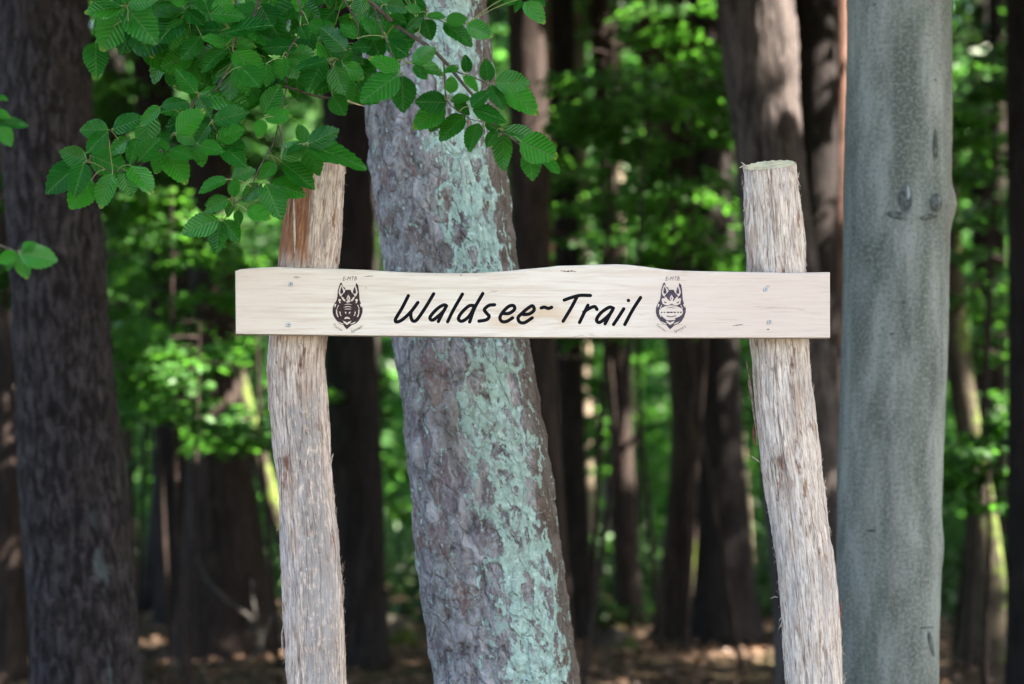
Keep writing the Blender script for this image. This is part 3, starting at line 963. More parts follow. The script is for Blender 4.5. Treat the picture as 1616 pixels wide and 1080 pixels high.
for i, (x, y) in enumerate(spots):
    r = .16 + .1 * rng.random()
    g = float(gz(x, y)) - .1
    h = 12.5 + 3 * rng.random()
    root = empty('forest_tree', (x, y, g))
    broad = i < 9 or rng.random() < .35
    tag(root, 'unseen tall leafy tree shading the sign and the wood' if broad else 'unseen tall needle tree shading the sign and the wood', 'tree', 'leafy canopy trees' if broad else 'needle canopy trees')
    lean = rng.normal() * .25
    rr = [(np.array([0, 0, 0.0]), r), (np.array([lean * .3, 0, h * .4]), r * .8), (np.array([lean, 0, h]), .04)]
    obj('trunk', trunk_mesh('trunk', rr, M['grey'] if broad else M['brown'], 18, 40)[0], root)
    crown(root, np.array([x, y, g]), x + lean, y, (2.2 if y < 0 else 4.6) if broad and y < 9 else (2.4 if y < 0 else 6.0), h + .6, 3.1 if broad else 2.7, 4200 if y < 9 else 3200, 'leaf_canopy' if broad else 'needles')


# ------------------------------------------------------------------ understory saplings and low sprays
def spray(c0, direction, length, nleaf, width=.5, leaf=.075, droop=.12):
    """one flat layered beech spray; returns leaf bases, axes, sizes"""
    t = rng.random(nleaf) ** .7
    d = np.array([math.cos(direction), math.sin(direction), 0])
    s = np.array([-d[1], d[0], 0])
    off = (rng.random(nleaf) * 2 - 1) * width * length * (1 - .75 * (t - .35) ** 2) * .55
    c = c0 + t[:, None] * d * length + off[:, None] * s
    c[:, 2] += -droop * length * t ** 2 + rng.normal(size=nleaf) * .025 + .03 * np.abs(off)
    ax = d + s * np.sign(off)[:, None] * .8 + rng.normal(size=(nleaf, 3)) * .35
    ax[:, 2] -= .25
    return c, ax


def sapling(px, py, D, w_px, h_px, n_spray, per=70, leaf=.075, label=None, group=None):
    """a small understory beech whose layered crown fills a box of the given size round the pixel"""
    top = P(px, py - h_px / 2, D)[2]; bot = P(px, py + h_px / 2, D)[2]
    cx = P(px, py, D)[0]
    g = float(gz(cx, D)) - .05
    root = empty('beech_sapling', (cx, D, g))
    tag(root, label, 'sapling', group)
    base = np.array([cx, D, g])
    lean = rng.normal() * .25
    rr = [(np.array([lean, .2, 0]), .022), (np.array([0, 0, (top - g) * .6]), .015), (np.array([-lean * .3, 0, top - g]), .006)]
    obj('trunk', trunk_mesh('trunk', rr, M['brown'], 9, 24, None, 0)[0], root)
    C, A = [], []
    half = w_px / 2 / F * D
    for k in range(n_spray):
        z = bot + (top - bot) * (k + rng.random()) / n_spray
        a = rng.random() * 2 * math.pi
        L = half * (.75 + .5 * rng.random())
        c, ax = spray(np.array([cx, D, z]), a, L, per, .6 + .4 * rng.random(), leaf)
        C.append(c); A.append(ax)
        t = np.linspace(0, 1, 5)[:, None]
        dd = np.array([math.cos(a), math.sin(a), 0])
        pts = np.array([0, 0, z - g]) + t * dd * L * .9 + np.array([0, 0, -.12 * L]) * t ** 2
        v, f = bough_mesh('branch', pts, .009, .003, None, 5)
        obj('branch', mesh('branch', v, f, M['brown']), root)
    C = np.concatenate(C); A = np.concatenate(A)
    keep = ~sunny(C)
    C, A = C[keep], A[keep]
    m = len(C)
    nr = np.tile([0, -.25, 1.0], (m, 1)) + rng.normal(size=(m, 3)) * .38
    ln = leaf * (.7 + .6 * rng.random(m))
    v, f, k = leaf_cards(C, A, nr, ln, ln * .62, .15, six=True)
    obj('crown', mesh('crown', v - base, f, M['leaf_far'], {'rnd': ('FLOAT', np.repeat(rng.random(m), k))}), root)


UND = 'young beech with layered green sprays growing between the conifer trunks'
UG = 'understory beeches in the wood'
for px, py, D, w, h, ns, lab in [
    (310, 600, 13, 300, 190, 13, 'young beech with bright sunlit sprays between the thick dark conifer and the reddish post'),
    (410, 560, 14.2, 240, 330, 13, UND), (275, 350, 13.5, 230, 110, 7, 'sunlit beech sprays above the board end, beside the thick dark conifer'),
    (200, 170, 19, 220, 420, 14, UND), (590, 390, 15, 170, 340, 13, 'young beech between the reddish post and the lichen-covered conifer'),
    (560, 670, 17, 230, 300, 10, UND), (960, 90, 14, 210, 130, 8, 'sunlit beech sprays high above the middle of the board'), (1090, 90, 15, 230, 300, 12, UND),
    (900, 420, 19, 260, 260, 12, UND), (1010, 330, 21, 300, 380, 16, UND), (1110, 350, 16, 210, 130, 8, UND), (900, 180, 22, 260, 330, 12, UND),
    (1000, 690, 24, 260, 420, 15, UND), (1560, 330, 17, 240, 420, 15, UND), (1560, 740, 12.6, 180, 150, 8, 'young beech with sunlit sprays beside the curving mossy trunk'),
    (1540, 560, 20, 240, 300, 12, UND), (1600, 160, 21, 230, 360, 12, UND), (40, 560, 19, 200, 420, 13, UND), (90, 250, 22, 260, 460, 14, UND),
    (690, 300, 20, 330, 420, 12, UND), (1170, 620, 21, 230, 420, 12, UND), (1170, 250, 20, 220, 420, 13, UND), (450, 330, 20, 280, 420, 14, UND), (330, 130, 17, 280, 300, 12, UND),
    (820, 620, 24, 200, 420, 10, UND), (480, 850, 25, 260, 300, 9, UND), (880, 520, 16, 160, 90, 5, UND), (1500, 880, 22, 200, 260, 10, UND), (170, 800, 24, 220, 360, 10, UND),
    (1120, 480, 26, 300, 400, 14, UND), (850, 240, 15, 240, 260, 11, UND), (960, 330, 17, 240, 220, 10, UND), (1075, 250, 14, 250, 260, 11, UND), (1000, 170, 13, 230, 130, 7, UND), (1110, 440, 18, 230, 160, 8, UND), (240, 260, 16, 240, 260, 10, UND), (250, 440, 15, 260, 180, 9, UND), (900, 640, 20, 160, 240, 8, UND), (1560, 200, 14, 200, 260, 10, UND), (1550, 450, 15, 200, 260, 10, UND), (15, 330, 12, 130, 300, 9, UND), (1010, 480, 15.5, 230, 120, 6, UND), (545, 640, 15.5, 150, 120, 6, UND), (30, 700, 17, 170, 260, 8, UND), (1270, 420, 24, 240, 500, 14, UND), (230, 480, 21, 240, 330, 12, UND), (1060, 180, 27, 330, 360, 14, UND), (780, 130, 26, 360, 380, 14, UND), (560, 150, 24, 360, 380, 14, UND),
]:
    if lab == UND:
        where = ('beyond the thick dark conifer' if px < 60 else 'between the thick dark conifer and the reddish post' if px < 440 else
                 'between the reddish post and the lichen-covered conifer' if px < 640 else 'half hidden by the lichen-covered conifer' if px < 830 else
                 ('above the board' if py < 430 else 'below the board') + ' between the lichen-covered conifer and pale post' if px < 1150 else
                 'just behind the pale post' if px < 1300 else 'beyond the smooth beech')
        lab = ('young beech' if D < 18 else 'distant young beech') + ' with green sprays ' + where
    sapling(px, py, D, w, h, ns, 125, .08 if D < 18 else .10, lab, UG)


# ------------------------------------------------------------------ the far side of the wood: one leafy mass
def far_wood():
    n = 170000
    y = 31 + 26 * rng.random(n) ** 1.1
    x = (rng.random(n) * 2 - 1) * (y * .31 + 3)
    z = gz(x, y) + 18 * rng.random(n) ** 1.3 - .2
    den = fbm(x * .5, z * .55, y * .3, 31, 3)
    keep = den > -.55
    c = np.stack([x, y, z], 1)[keep]
    c = c[~sunny(c)]
    m = len(c)
    ax = rand_unit(m, .4); ax[:, 2] -= .2
    nr = np.tile([0, -.4, 1.0], (m, 1)) + rng.normal(size=(m, 3)) * .5
    ln = .20 + .18 * rng.random(m)
    v, f, k = leaf_cards(c, ax, nr, ln, ln * .62)
    o = obj('far_foliage', mesh('far_foliage', v, f, M['leaf_edge'], {'rnd': ('FLOAT', np.repeat(rng.random(m), k))}))
    tag(o, 'far mass of pale green leaves glimpsed between the trunks', 'foliage', kind='stuff')


far_wood()

# mossy stump and boulder by the crooked trunk, log with roots behind the reddish post
def mossy_lump(px, py, D, w, h, label, name='mossy_stump'):
    c = P(px, py, D)
    g = float(gz(c[0], D))
    rx = w / 2 / F * D
    hz = h / F * D
    nu, nv = 22, 10
    v, f = [], []
    for j in range(nv + 1):
        t = j / nv
        for i in range(nu):
            a = i / nu * 2 * math.pi
            r = rx * (1.15 - .45 * t ** 2) * (1 + .22 * float(vnoise(np.array([math.cos(a) * 1.6]), np.array([math.sin(a) * 1.6]), np.array([t * 2 + px]), 4)[0])) * (0.02 if j == nv else 1)
            v.append((r * math.cos(a), r * .7 * math.sin(a), hz * t * (1 + .2 * math.sin(a * 2 + px))))
    for j in range(nv):
        for i in range(nu):
            f.append([j * nu + i, j * nu + (i + 1) % nu, (j + 1) * nu + (i + 1) % nu, (j + 1) * nu + i])
    o = obj(name, mesh(name, v, f, M['stone'], smooth=True), None, (c[0], D, g - .05))
    tag(o, label, 'stump')


mossy_lump(965, 985, 16.6, 90, 42, 'low mossy stump at the foot of the brown stubbed conifer')
mossy_lump(585, 1010, 16.5, 130, 50, 'low mossy stump between the reddish post and the lichen-covered conifer')

# dry root plate and arching dead twig in front of the stout trunk
c = P(405, 985, 15.0)
tw = empty('dead_branch', (c[0], 15.0, float(gz(c[0], 15.0))))
tag(tw, 'thin arching dead branch in front of the stout dark trunk', 'branch')
def pxpts(lst, D, loc): return np.array([P(a, b, D) - np.array(loc) for a, b in lst])
for lst, r0, r1 in [([(405, 1000), (395, 975), (360, 950), (325, 915), (305, 870), (300, 820), (302, 780)], .02, .008), ([(402, 1040), (412, 1015), (405, 985), (398, 940), (397, 915)], .02, .006), ([(418, 1046), (412, 1010), (425, 980), (440, 955)], .016, .006)]:
    v, f = bough_mesh('twig', pxpts(lst, 15.0, tw.location), r0, r1, M['red'])
    obj('twig', mesh('twig', v, f, M['grey'], smooth=True), tw)

# ------------------------------------------------------------------ the sign
sign = empty('trail_sign', (0, 5.40, 0))
tag(sign, 'pale wooden trail sign board screwed to two rough bark-covered posts', 'sign')
SL = np.array([0, 5.40, 0])
DP = 5.465


def post_disp_factory(seed, sc=1.0):
    def f(x, y, z, th, rm):
        s = th * rm
        d = .0065 * fbm(x * 16, y * 16, z * 4.2, seed, 4)
        d += sc * .0018 * fbm(s * 90, z * 9, seed=seed + 3, oct=4)
        f1, f2, c = worley(s * 60 + 1.8 * fbm(s * 30, z * 14, seed=seed, oct=3), z * 16 + fbm(s * 40, z * 20, seed=seed + 1, oct=2), seed)
        d += sc * .0028 * np.clip((f2 - f1) / .3, 0, 1) * (c - .2)
        return d
    return f


def make_post(edges, mat, seed, cut, label):
    rows = px_rows(DP, edges)
    rows = [(c - SL, r) for c, r in rows]
    zt = rows[-1][0][2]
    me, grid = trunk_mesh('post', rows, mat, 150, 420, post_disp_factory(seed), 0, cut=(zt - cut[0], cut[1], cut[2]))
    o = obj('post', me, sign)
    o['label'] = label
    ring = grid[-1]
    cc = ring.mean(0)
    v, f = [cc], []
    n = len(ring) - 1
    for rad in (.5, .92, .985):
        for i in range(n):
            p = cc + (ring[i] - cc) * rad
            p[2] += .0015 - (.002 if rad > .95 else 0) + .0012 * math.sin(i * .7 + rad * 9)
            v.append(p)
    for i in range(n):
        f.append([0, 1 + i, 1 + (i + 1) % n])
        for k in range(2):
            f.append([1 + k * n + i, 1 + (k + 1) * n + i, 1 + (k + 1) * n + (i + 1) % n, 1 + k * n + (i + 1) % n])
    obj('cut_face', mesh('cut_face', v, f, M['cut']), o)
    return o, rows


post_l, rows_l = make_post([(252, 460, 545), (300, 456, 541), (360, 449, 538), (420, 441, 535), (480, 431, 524), (540, 423, 513), (620, 425, 511), (700, 432, 519), (800, 440, 528), (900, 445, 539), (1000, 449, 543), (1080, 453, 547)],
                           M['post_l'], 41, (.012, .08, .16), 'post with red-brown stripped head and grey crusted bark')
post_r, rows_r = make_post([(248, 1170, 1255), (330, 1176, 1264), (420, 1181, 1270), (540, 1187, 1274), (650, 1193, 1283), (750, 1207, 1298), (850, 1222, 1308), (950, 1233, 1320), (1080, 1242, 1330)],
                           M['post_r'], 57, (.022, .12, .29), 'pale fibrous post with a fresh cut top')


def ribbon(post, pts, w, mat, name='bark_shred', D=5.42):
    """a thin curling strip of loose bark"""
    q = np.array([P(a, b, d if d else D) - SL for a, b, d in pts])
    n = len(q)
    t = np.linspace(0, 1, n)
    wd = w * np.sin(np.clip(t * .9 + .08, 0, 1) * math.pi) ** .6 + .0004
    tang = np.gradient(q, axis=0); tang /= np.linalg.norm(tang, axis=1, keepdims=True)
    s = np.cross(tang, np.array([.35, -1, .1])); s /= np.linalg.norm(s, axis=1, keepdims=True)
    nn = np.cross(s, tang)
    v = []
    for i in range(n):
        v += [q[i] - s[i] * wd[i] / 2, q[i] + nn[i] * wd[i] * .3 - nn[i] * .0, q[i] + s[i] * wd[i] / 2, q[i] - nn[i] * .0012]
    f = []
    for i in range(n - 1):
        for k in range(4):
            f.append([i * 4 + k, i * 4 + (k + 1) % 4, (i + 1) * 4 + (k + 1) % 4, (i + 1) * 4 + k])
    return obj(name, mesh(name, v, f, mat, smooth=True), post)


for post, pts, w, m in [
    (post_l, [(509, 660, DP), (512, 635, DP), (515, 618, DP), (514, 608, DP)], .010, 'shred'),
    (post_l, [(511, 700, DP), (512, 672, DP), (514, 640, DP), (512, 622, DP)], .009, 'shred'),
    (post_l, [(519, 770, DP), (520, 745, DP), (522, 728, DP), (526, 716, DP)], .007, 'fibre'),
    (post_l, [(528, 900, DP), (527, 850, DP), (523, 800, DP), (521, 760, DP), (519, 715, DP)], .011, 'shred_red'),
    (post_l, [(531, 870, DP), (530, 840, DP), (529, 815, DP), (532, 800, DP)], .006, 'shred'),
    (post_l, [(540, 960, DP), (541, 945, DP), (542, 930, DP), (540, 915, DP)], .007, 'shred'),
    (post_l, [(449, 1040, DP), (446, 1020, DP), (445, 1002, DP), (447, 985, DP)], .006, 'fibre'),
    (post_l, [(541, 1040, DP), (543, 1062, DP), (548, 1082, DP)], .009, 'shred'),
    (post_l, [(497, 352, 5.395), (496, 330, 5.392), (498, 300, 5.392), (497, 282, 5.395)], .010, 'fibre'),
    (post_l, [(466, 420, 5.395), (465, 370, 5.39), (464, 330, 5.392), (464, 300, 5.397)], .006, 'fibre'),
    (post_r, [(1195, 690, DP), (1190, 650, DP), (1186, 615, DP), (1182, 592, DP), (1178, 570, 5.44)], .009, 'shred'),
    (post_r, [(1192, 655, DP), (1186, 630, DP), (1181, 605, DP), (1184, 580, DP)], .004, 'shred'),
    (post_r, [(1192, 703, DP), (1190, 690, DP), (1189, 670, DP)], .010, 'shred_red'),
    (post_r, [(1199, 730, DP), (1193, 725, DP), (1186, 720, DP)], .005, 'fibre'),
    (post_r, [(1322, 1010, DP), (1325, 985, DP), (1326, 965, DP), (1327, 948, DP)], .009, 'shred_red'),
    (post_r, [(1324, 1020, DP), (1328, 1000, DP), (1325, 970, DP)], .006, 'shred'),
    (post_r, [(1301, 822, 5.43), (1306, 828, 5.42), (1311, 836, 5.42)], .005, 'fibre'),
    (post_r, [(1286, 720, DP), (1294, 733, DP), (1295, 728, DP)], .004, 'fibre'),
    (post_r, [(1268, 350, DP), (1270, 385, DP), (1271, 420, DP)], .006, 'shred_red'),
    (post_r, [(1262, 345, DP), (1267, 350, DP), (1269, 346, DP)], .004, 'fibre'),
    (post_r, [(1180, 268, 5.44), (1173, 262, 5.44), (1167, 265, 5.43)], .006, 'fibre'),
    (post_r, [(1182, 266, 5.45), (1174, 260, 5.45), (1170, 256, 5.44)], .005, 'fibre'),
    (post_r, [(1228, 943, DP), (1222, 942, 5.45), (1216, 945, 5.44)], .003, 'fibre'),
    (post_r, [(1278, 600, DP), (1280, 618, DP), (1276, 640, DP)], .005, 'shred'),
]:
    ribbon(post, pts, w, M[m])


def hairs(post, rows, n, mat):
    """loose hair-thin fibres standing off the bark: too many to count, one part"""
    v, f = [], []
    zs = [r[0][2] for r in rows]
    for k in range(n):
        z = .9 + rng.random() * (zs[-1] - .92)
        side = rng.choice([-1, 1])
        th = side * (1.25 + .5 * rng.random()) if rng.random() < .75 else rng.normal() * .8
        cx = np.interp(z, zs, [r[0][0] for r in rows]); cyy = np.interp(z, zs, [r[0][1] for r in rows]); rad = np.interp(z, zs, [r[1] for r in rows])
        o = np.array([math.sin(th), -math.cos(th), 0])
        p = np.array([cx, cyy, z]) + o * (rad + .001)
        L = .008 + .022 * rng.random()
        up = rng.choice([-1, 1]) * (.6 + rng.random())
        e = p + (o * .45 * rng.random() + np.array([0, 0, up]) * .8) * L + rng.normal(size=3) * L * .15
        mid = (p + e) / 2 + o * L * .12
        w = .0007 + .0008 * rng.random()
        s = np.array([math.cos(th), math.sin(th), 0]) * w
        b = len(v)
        v += [p - s, p + s, mid - s * .7, mid + s * .7, e, p + o * w, mid + o * w]
        f += [[b, b + 1, b + 3, b + 2], [b + 2, b + 3, b + 4], [b, b + 5, b + 6, b + 2], [b + 5, b + 1, b + 3, b + 6]]
    o = obj('bark_fibres', mesh('bark_fibres', v, f, mat), post)
    o['kind'] = 'stuff'


hairs(post_l, rows_l, 240, M['shred'])
hairs(post_r, rows_r, 300, M['fibre'])

# ---- board: outline traced from the photo, letters carved out of its face
DB = 5.35
TOPE = [(371, 428), (378.6, 425.2), (405, 423), (434, 421.7), (462, 423), (500, 424), (533, 424.7), (577, 426.3), (610, 428.4), (638, 430), (670, 431), (700, 431.4), (730, 431.6), (756, 431), (793, 428.8), (830, 425),
        (860, 422.6), (880, 420), (905, 419.3), (933, 418.4), (955, 417.9), (973, 417.4), (990, 418.2), (1001, 419.3), (1016, 421), (1032, 423.2), (1048, 425.4), (1063, 427), (1090, 428), (1118, 428.6), (1180, 429.7), (1242, 431), (1310, 430)]
OUT = TOPE + [(1310.3, 533.5), (1080, 533.6), (840, 533), (600, 530.4), (372, 527.3)]
out2 = [(P(a, b, DB)[0], P(a, b, DB)[2]) for a, b in OUT]
if sum((x1 * y2 - x2 * y1) for (x1, y1), (x2, y2) in zip(out2, out2[1:] + out2[:1])) < 0:
    out2 = out2[::-1]
n_out = len(out2)
inset = []
for i in range(n_out):
    p0, p1, p2 = np.array(out2[i - 1]), np.array(out2[i]), np.array(out2[(i + 1) % n_out])
    d1 = (p1 - p0) / np.linalg.norm(p1 - p0); d2 = (p2 - p1) / np.linalg.norm(p2 - p1)
    nn = np.array([-d1[1] - d2[1], d1[0] + d2[0]]); nn /= np.linalg.norm(nn)
    k = .0042 if p1[1] > 1.98 else .0016
    inset.append(tuple(p1 + nn * k))


def crom(pts, n=9):
    """smooth curve through the points"""
    pts = [np.array(p, float) for p in pts]
    if len(pts) < 3:
        return [pts[0] + (pts[1] - pts[0]) * t for t in np.linspace(0, 1, 4)] if len(pts) == 2 else pts
    q = [2 * pts[0] - pts[1]] + pts + [2 * pts[-1] - pts[-2]]
    r = []
    for i in range(1, len(q) - 2):
        for t in np.linspace(0, 1, n, endpoint=False):
            r.append(.5 * (2 * q[i] + (q[i + 1] - q[i - 1]) * t + (2 * q[i - 1] - 5 * q[i] + 4 * q[i + 1] - q[i + 2]) * t * t + (3 * q[i] - q[i - 1] - 3 * q[i + 1] + q[i + 2]) * t ** 3))
    r.append(pts[-1])
    return r


def L1(*p): return [(600 + a / 7.026, 440 + b / 7.026) for a, b in p]
def L2(*p): return [(810 + a / 7.026, 440 + b / 7.026) for a, b in p]


LETTERS = [
    [L1((312, 190), (240, 330), (172, 445), (182, 480), (245, 455), (340, 368), (418, 265)), L1((340, 372), (342, 430), (365, 470), (410, 452), (505, 315), (593, 168))],
    [L1((735, 302), (705, 292), (640, 328), (572, 398), (552, 440), (580, 460), (632, 425), (700, 362), (735, 302)), L1((735, 302), (685, 395), (645, 475))],
    [L1((912, 172), (810, 350), (748, 478))],
    [L1((1050, 300), (985, 303), (905, 375), (868, 440), (888, 470), (930, 463), (995, 405), (1050, 300)), L1((1138, 165), (1045, 330), (992, 480))],
    [L1((1268, 290), (1205, 298), (1156, 343), (1182, 385), (1208, 418), (1178, 456), (1095, 472))],
    [L1((1368, 388), (1430, 384), (1488, 342), (1478, 300), (1425, 308), (1362, 368), (1328, 430), (1348, 473), (1400, 475), (1468, 435))],
    [L2((112, 398), (180, 390), (231, 348), (213, 302), (160, 330), (92, 388), (54, 432), (70, 480), (125, 488), (210, 435))],
    [L2((310, 325), (345, 316), (388, 330), (425, 318))],
    [L2((565, 238), (650, 208), (740, 186), (855, 187)), L2((708, 200), (640, 328), (553, 472))],
    [L2((828, 295), (790, 372), (735, 485)), L2((782, 372), (835, 335), (900, 310), (928, 340))],
    [L2((1110, 328), (1065, 318), (985, 368), (934, 428), (926, 470), (958, 485), (1022, 440), (1080, 382), (1110, 328)), L2((1110, 328), (1068, 405), (1018, 500))],
    [L2((1225, 335), (1168, 425), (1112, 508)), L2((1276, 241), (1278, 243))],
    [L2((1412, 210), (1325, 345), (1237, 508))],
]
RAD = 2.75 * DB / F
cv, cf, owner = list(inset), [list(range(n_out))], [-1]
NCAP = 8
for li, strokes in enumerate(LETTERS):
    for st in strokes:
        q = [np.array([P(a, b, DB)[0], P(a, b, DB)[2]]) for a, b in crom(st)]
        for a, b in zip(q[:-1], q[1:]):
            d = b - a
            if np.linalg.norm(d) < 1e-6: continue
            ang = math.atan2(d[1], d[0])
            ring = []
            for k in range(NCAP + 1):
                t = ang - math.pi / 2 + math.pi * k / NCAP
                ring.append(tuple(b + RAD * np.array([math.cos(t), math.sin(t)])))
            for k in range(NCAP + 1):
                t = ang + math.pi / 2 + math.pi * k / NCAP
                ring.append(tuple(a + RAD * np.array([math.cos(t), math.sin(t)])))
            cf.append(list(range(len(cv), len(cv) + len(ring)))); cv += ring; owner.append(li)
ov, oe, of, _, _, fo = delaunay_2d_cdt([Vector(p) for p in cv], [], cf, 1, 1e-6, True)
ov = [(p[0], p[1]) for p in ov]
face_own = []
for ids in fo:
    o = [owner[i] for i in ids]
    face_own.append(max(o) if o else -2)
YF = DB - SL[1]
bv = [(x, YF, z) for x, z in ov]
bf = [list(f) for f, o in zip(of, face_own) if o == -1]
# bevelled rim, sides and back
k0 = len(bv)
for x, z in inset: bv.append((x, YF, z))
for x, z in out2: bv.append((x, YF + .0035, z))
for x, z in out2: bv.append((x, YF + .036, z + (0.004 if z > 1.98 else 0)))
for r in range(2):
    for i in range(n_out):
        j = (i + 1) % n_out
        bf.append([k0 + r * n_out + i, k0 + r * n_out + j, k0 + (r + 1) * n_out + j, k0 + (r + 1) * n_out + i])
bf.append([k0 + 2 * n_out + i for i in range(n_out)])
board = obj('board', mesh('board', bv, bf, M['board']), sign)
board['label'] = 'pale cream board with wavy natural top edge and black lettering'
board.data.materials[0] = M['board']

for li in range(len(LETTERS)):
    tri = [f for f, o in zip(of, face_own) if o == li]
    use = {}
    for f in tri:
        for a, b in zip(f, list(f[1:]) + [f[0]]):
            use[(min(a, b), max(a, b))] = use.get((min(a, b), max(a, b)), 0) + 1
    vm, v, f2 = {}, [], []
    def vid(i, y):
        if (i, y) not in vm:
            vm[(i, y)] = len(v); v.append((ov[i][0], YF + y, ov[i][1]))
        return vm[(i, y)]
    for f in tri: f2.append([vid(i, .0028) for i in f])
    for (a, b), c in use.items():
        if c == 1: f2.append([vid(a, -.0003), vid(b, -.0003), vid(b, .0028), vid(a, .0028)])
    obj('letter', mesh('letter', v, f2, M['paint']), board)

# ---- branded emblems
def mir(p, c=508): return [(2 * c - x, y) for x, y in p]
SIL = [(375, 235), (402, 212), (410, 245), (425, 285), (455, 300), (470, 338), (515, 333), (563, 342), (580, 308), (608, 295), (628, 262), (640, 222), (670, 258), (682, 330), (690, 420), (695, 500), (720, 570), (745, 640), (742, 700), (716, 780),
       (682, 838), (640, 880), (560, 915), (488, 978), (450, 938), (430, 908), (370, 887), (320, 832), (275, 770), (255, 700), (258, 630), (285, 560), (320, 510), (335, 440), (340, 350), (358, 290)]
EARL = [(392, 250), (366, 320), (353, 380), (372, 428), (392, 448), (420, 405), (455, 372), (462, 342), (430, 302), (408, 268)]
EARI = [(398, 282), (383, 340), (378, 385), (395, 405), (420, 395), (432, 370), (415, 312)]
BROW = [(395, 442), (430, 458), (447, 488), (466, 500), (456, 526), (430, 512), (408, 482)]
EYE = [(350, 490), (375, 484), (396, 500), (380, 520), (386, 550), (370, 556), (355, 522)]
CHEEK = [(290, 562), (316, 570), (302, 612), (286, 622)]
ARC = [(310, 662), (330, 652), (332, 720), (356, 782), (332, 772), (314, 722)]
ARC2 = [(365, 690), (385, 690), (387, 730), (406, 766), (380, 752)]
ARC3 = [(345, 585), (362, 580), (340, 625), (330, 650), (322, 640)]
JAW = [(340, 847), (390, 868), (440, 890), (412, 896), (366, 876)]
FLAME = [(512, 415), (492, 450), (480, 482), (502, 508), (470, 530), (495, 546), (520, 541), (552, 525), (530, 505), (546, 470), (530, 445)]
FLAMEI = [(508, 450), (500, 475), (508, 500), (518, 475)]
CHIN = [(420, 836), (455, 852), (488, 862), (530, 850), (562, 836), (545, 872), (490, 908), (440, 872)]
CHINI = [(472, 855), (508, 855), (490, 875)]
W1 = [(440, 578), (480, 566), (510, 562), (545, 568), (575, 582), (545, 576), (510, 572), (475, 576)]
W2 = [(428, 628), (470, 604), (505, 600), (540, 606), (572, 628), (540, 618), (505, 613), (470, 618)]
W3 = [(440, 658), (475, 642), (505, 640), (540, 642), (565, 656), (535, 652), (505, 651), (470, 653)]
NOS = [(455, 690), (478, 698), (480, 724), (460, 720)]
MOUTH = [(445, 812), (455, 786), (490, 772), (528, 786), (545, 812), (490, 804)]
LIGHT = [EARL, mir(EARL), BROW, mir(BROW), EYE, mir(EYE), CHEEK, mir(CHEEK), ARC, mir(ARC, 502), ARC2, mir(ARC2, 500), ARC3, mir(ARC3), JAW, mir(JAW, 490), FLAME, CHIN, W1, W2, W3, NOS, mir(NOS, 500), MOUTH]
DARK2 = [EARI, mir(EARI), FLAMEI, CHINI]
FACE = [(335, 640), (400, 605), (500, 598), (605, 605), (680, 640), (700, 700), (672, 760), (600, 790), (560, 830), (440, 832), (380, 790), (322, 720)]
EYES2 = [(360, 470), (430, 480), (520, 540), (600, 480), (665, 470), (655, 560), (600, 590), (510, 592), (420, 590), (365, 560)]
DASH = [[(x, 690), (x + w, 692), (x + w, 716), (x, 712)] for x, w in ((340, 22), (385, 20), (432, 50), (490, 40), (545, 35), (605, 24), (650, 26))] + \
       [[(430, 752), (500, 768), (590, 748), (588, 764), (500, 784), (432, 770)], [(560, 800), (640, 770), (690, 735), (670, 800), (600, 825)], [(450, 832), (560, 826), (540, 846), (470, 850)],
        [(400, 640), (505, 618), (610, 640), (505, 630)], [(385, 520), (440, 545), (405, 556)], [(640, 520), (585, 545), (620, 556)], [(470, 575), (510, 560), (560, 575), (510, 583)],
        [(340, 760), (400, 800), (420, 850), (360, 800)]]


def emblem(ox, oy, light, dark2, mat, label):
    def m(p): return [(lambda q: (q[0], q[2]))(P(ox + a / 10.29, oy + b / 10.29, DB)) for a, b in p]
    polys = [(SIL, 0)] + [(q, 1) for q in light] + [(q, 2) for q in dark2]
    v, f, kind = [], [], []
    for q, k in polys:
        w = m(q)
        if sum((x1 * y2 - x2 * y1) for (x1, y1), (x2, y2) in zip(w, w[1:] + w[:1])) < 0: w = w[::-1]
        f.append(list(range(len(v), len(v) + len(w)))); v += w; kind.append(k)
    a, _, c, _, _, fo = delaunay_2d_cdt([Vector(p) for p in v], [], f, 1, 1e-7, True)
    keep = [list(t) for t, ids in zip(c, fo) if ids and max(kind[i] for i in ids) in (0, 2)]
    o = obj('emblem', mesh('emblem', [(p[0], YF - .0006, p[1]) for p in a], keep, mat), board)
    o['label'] = label
    return o


emblem(500, 425, LIGHT, DARK2, M['ink'], 'dark boar head emblem branded into the wood')
emblem(1010, 425, LIGHT + [FACE, EYES2], DARK2 + DASH, M['ink2'], 'fainter boar head emblem with pale face')


def text(body, px, py, size_px, ang, mat, shear=.3, tilt=None):
    cu = bpy.data.curves.new('emblem_lettering', 'FONT')
    cu.body = body; cu.size = 1.0; cu.shear = shear; cu.align_x = 'CENTER'; cu.space_character = 1.12
    cu.resolution_u = 2
    to = bpy.data.objects.new('emblem_lettering', cu)
    COL.objects.link(to)
    dg = bpy.context.evaluated_depsgraph_get()
    me = bpy.data.meshes.new_from_object(to.evaluated_get(dg))
    bpy.data.objects.remove(to)
    c = P(px, py, DB)
    s = size_px * DB / F * 1.42
    for vtx in me.vertices:
        x, y = vtx.co.x * s * .82, vtx.co.y * s
        vtx.co = (c[0] + x * math.cos(ang) - y * math.sin(ang), YF - .0006, c[2] + x * math.sin(ang) + y * math.cos(ang))
    me.materials.clear(); me.materials.append(mat)
    obj('emblem_lettering', me, board)


for ox, mt in ((0, 'ink'), (510, 'ink2')):
    text('E-MTB', 551.5 + ox * .9985, 443, 6.4, 0.02, M[mt])
    text('Touren', 531.5 + ox, 518.6, 4.6, R(-35), M[mt])
    text('Spessart', 563.5 + ox, 521.5, 4.6, R(27), M[mt])


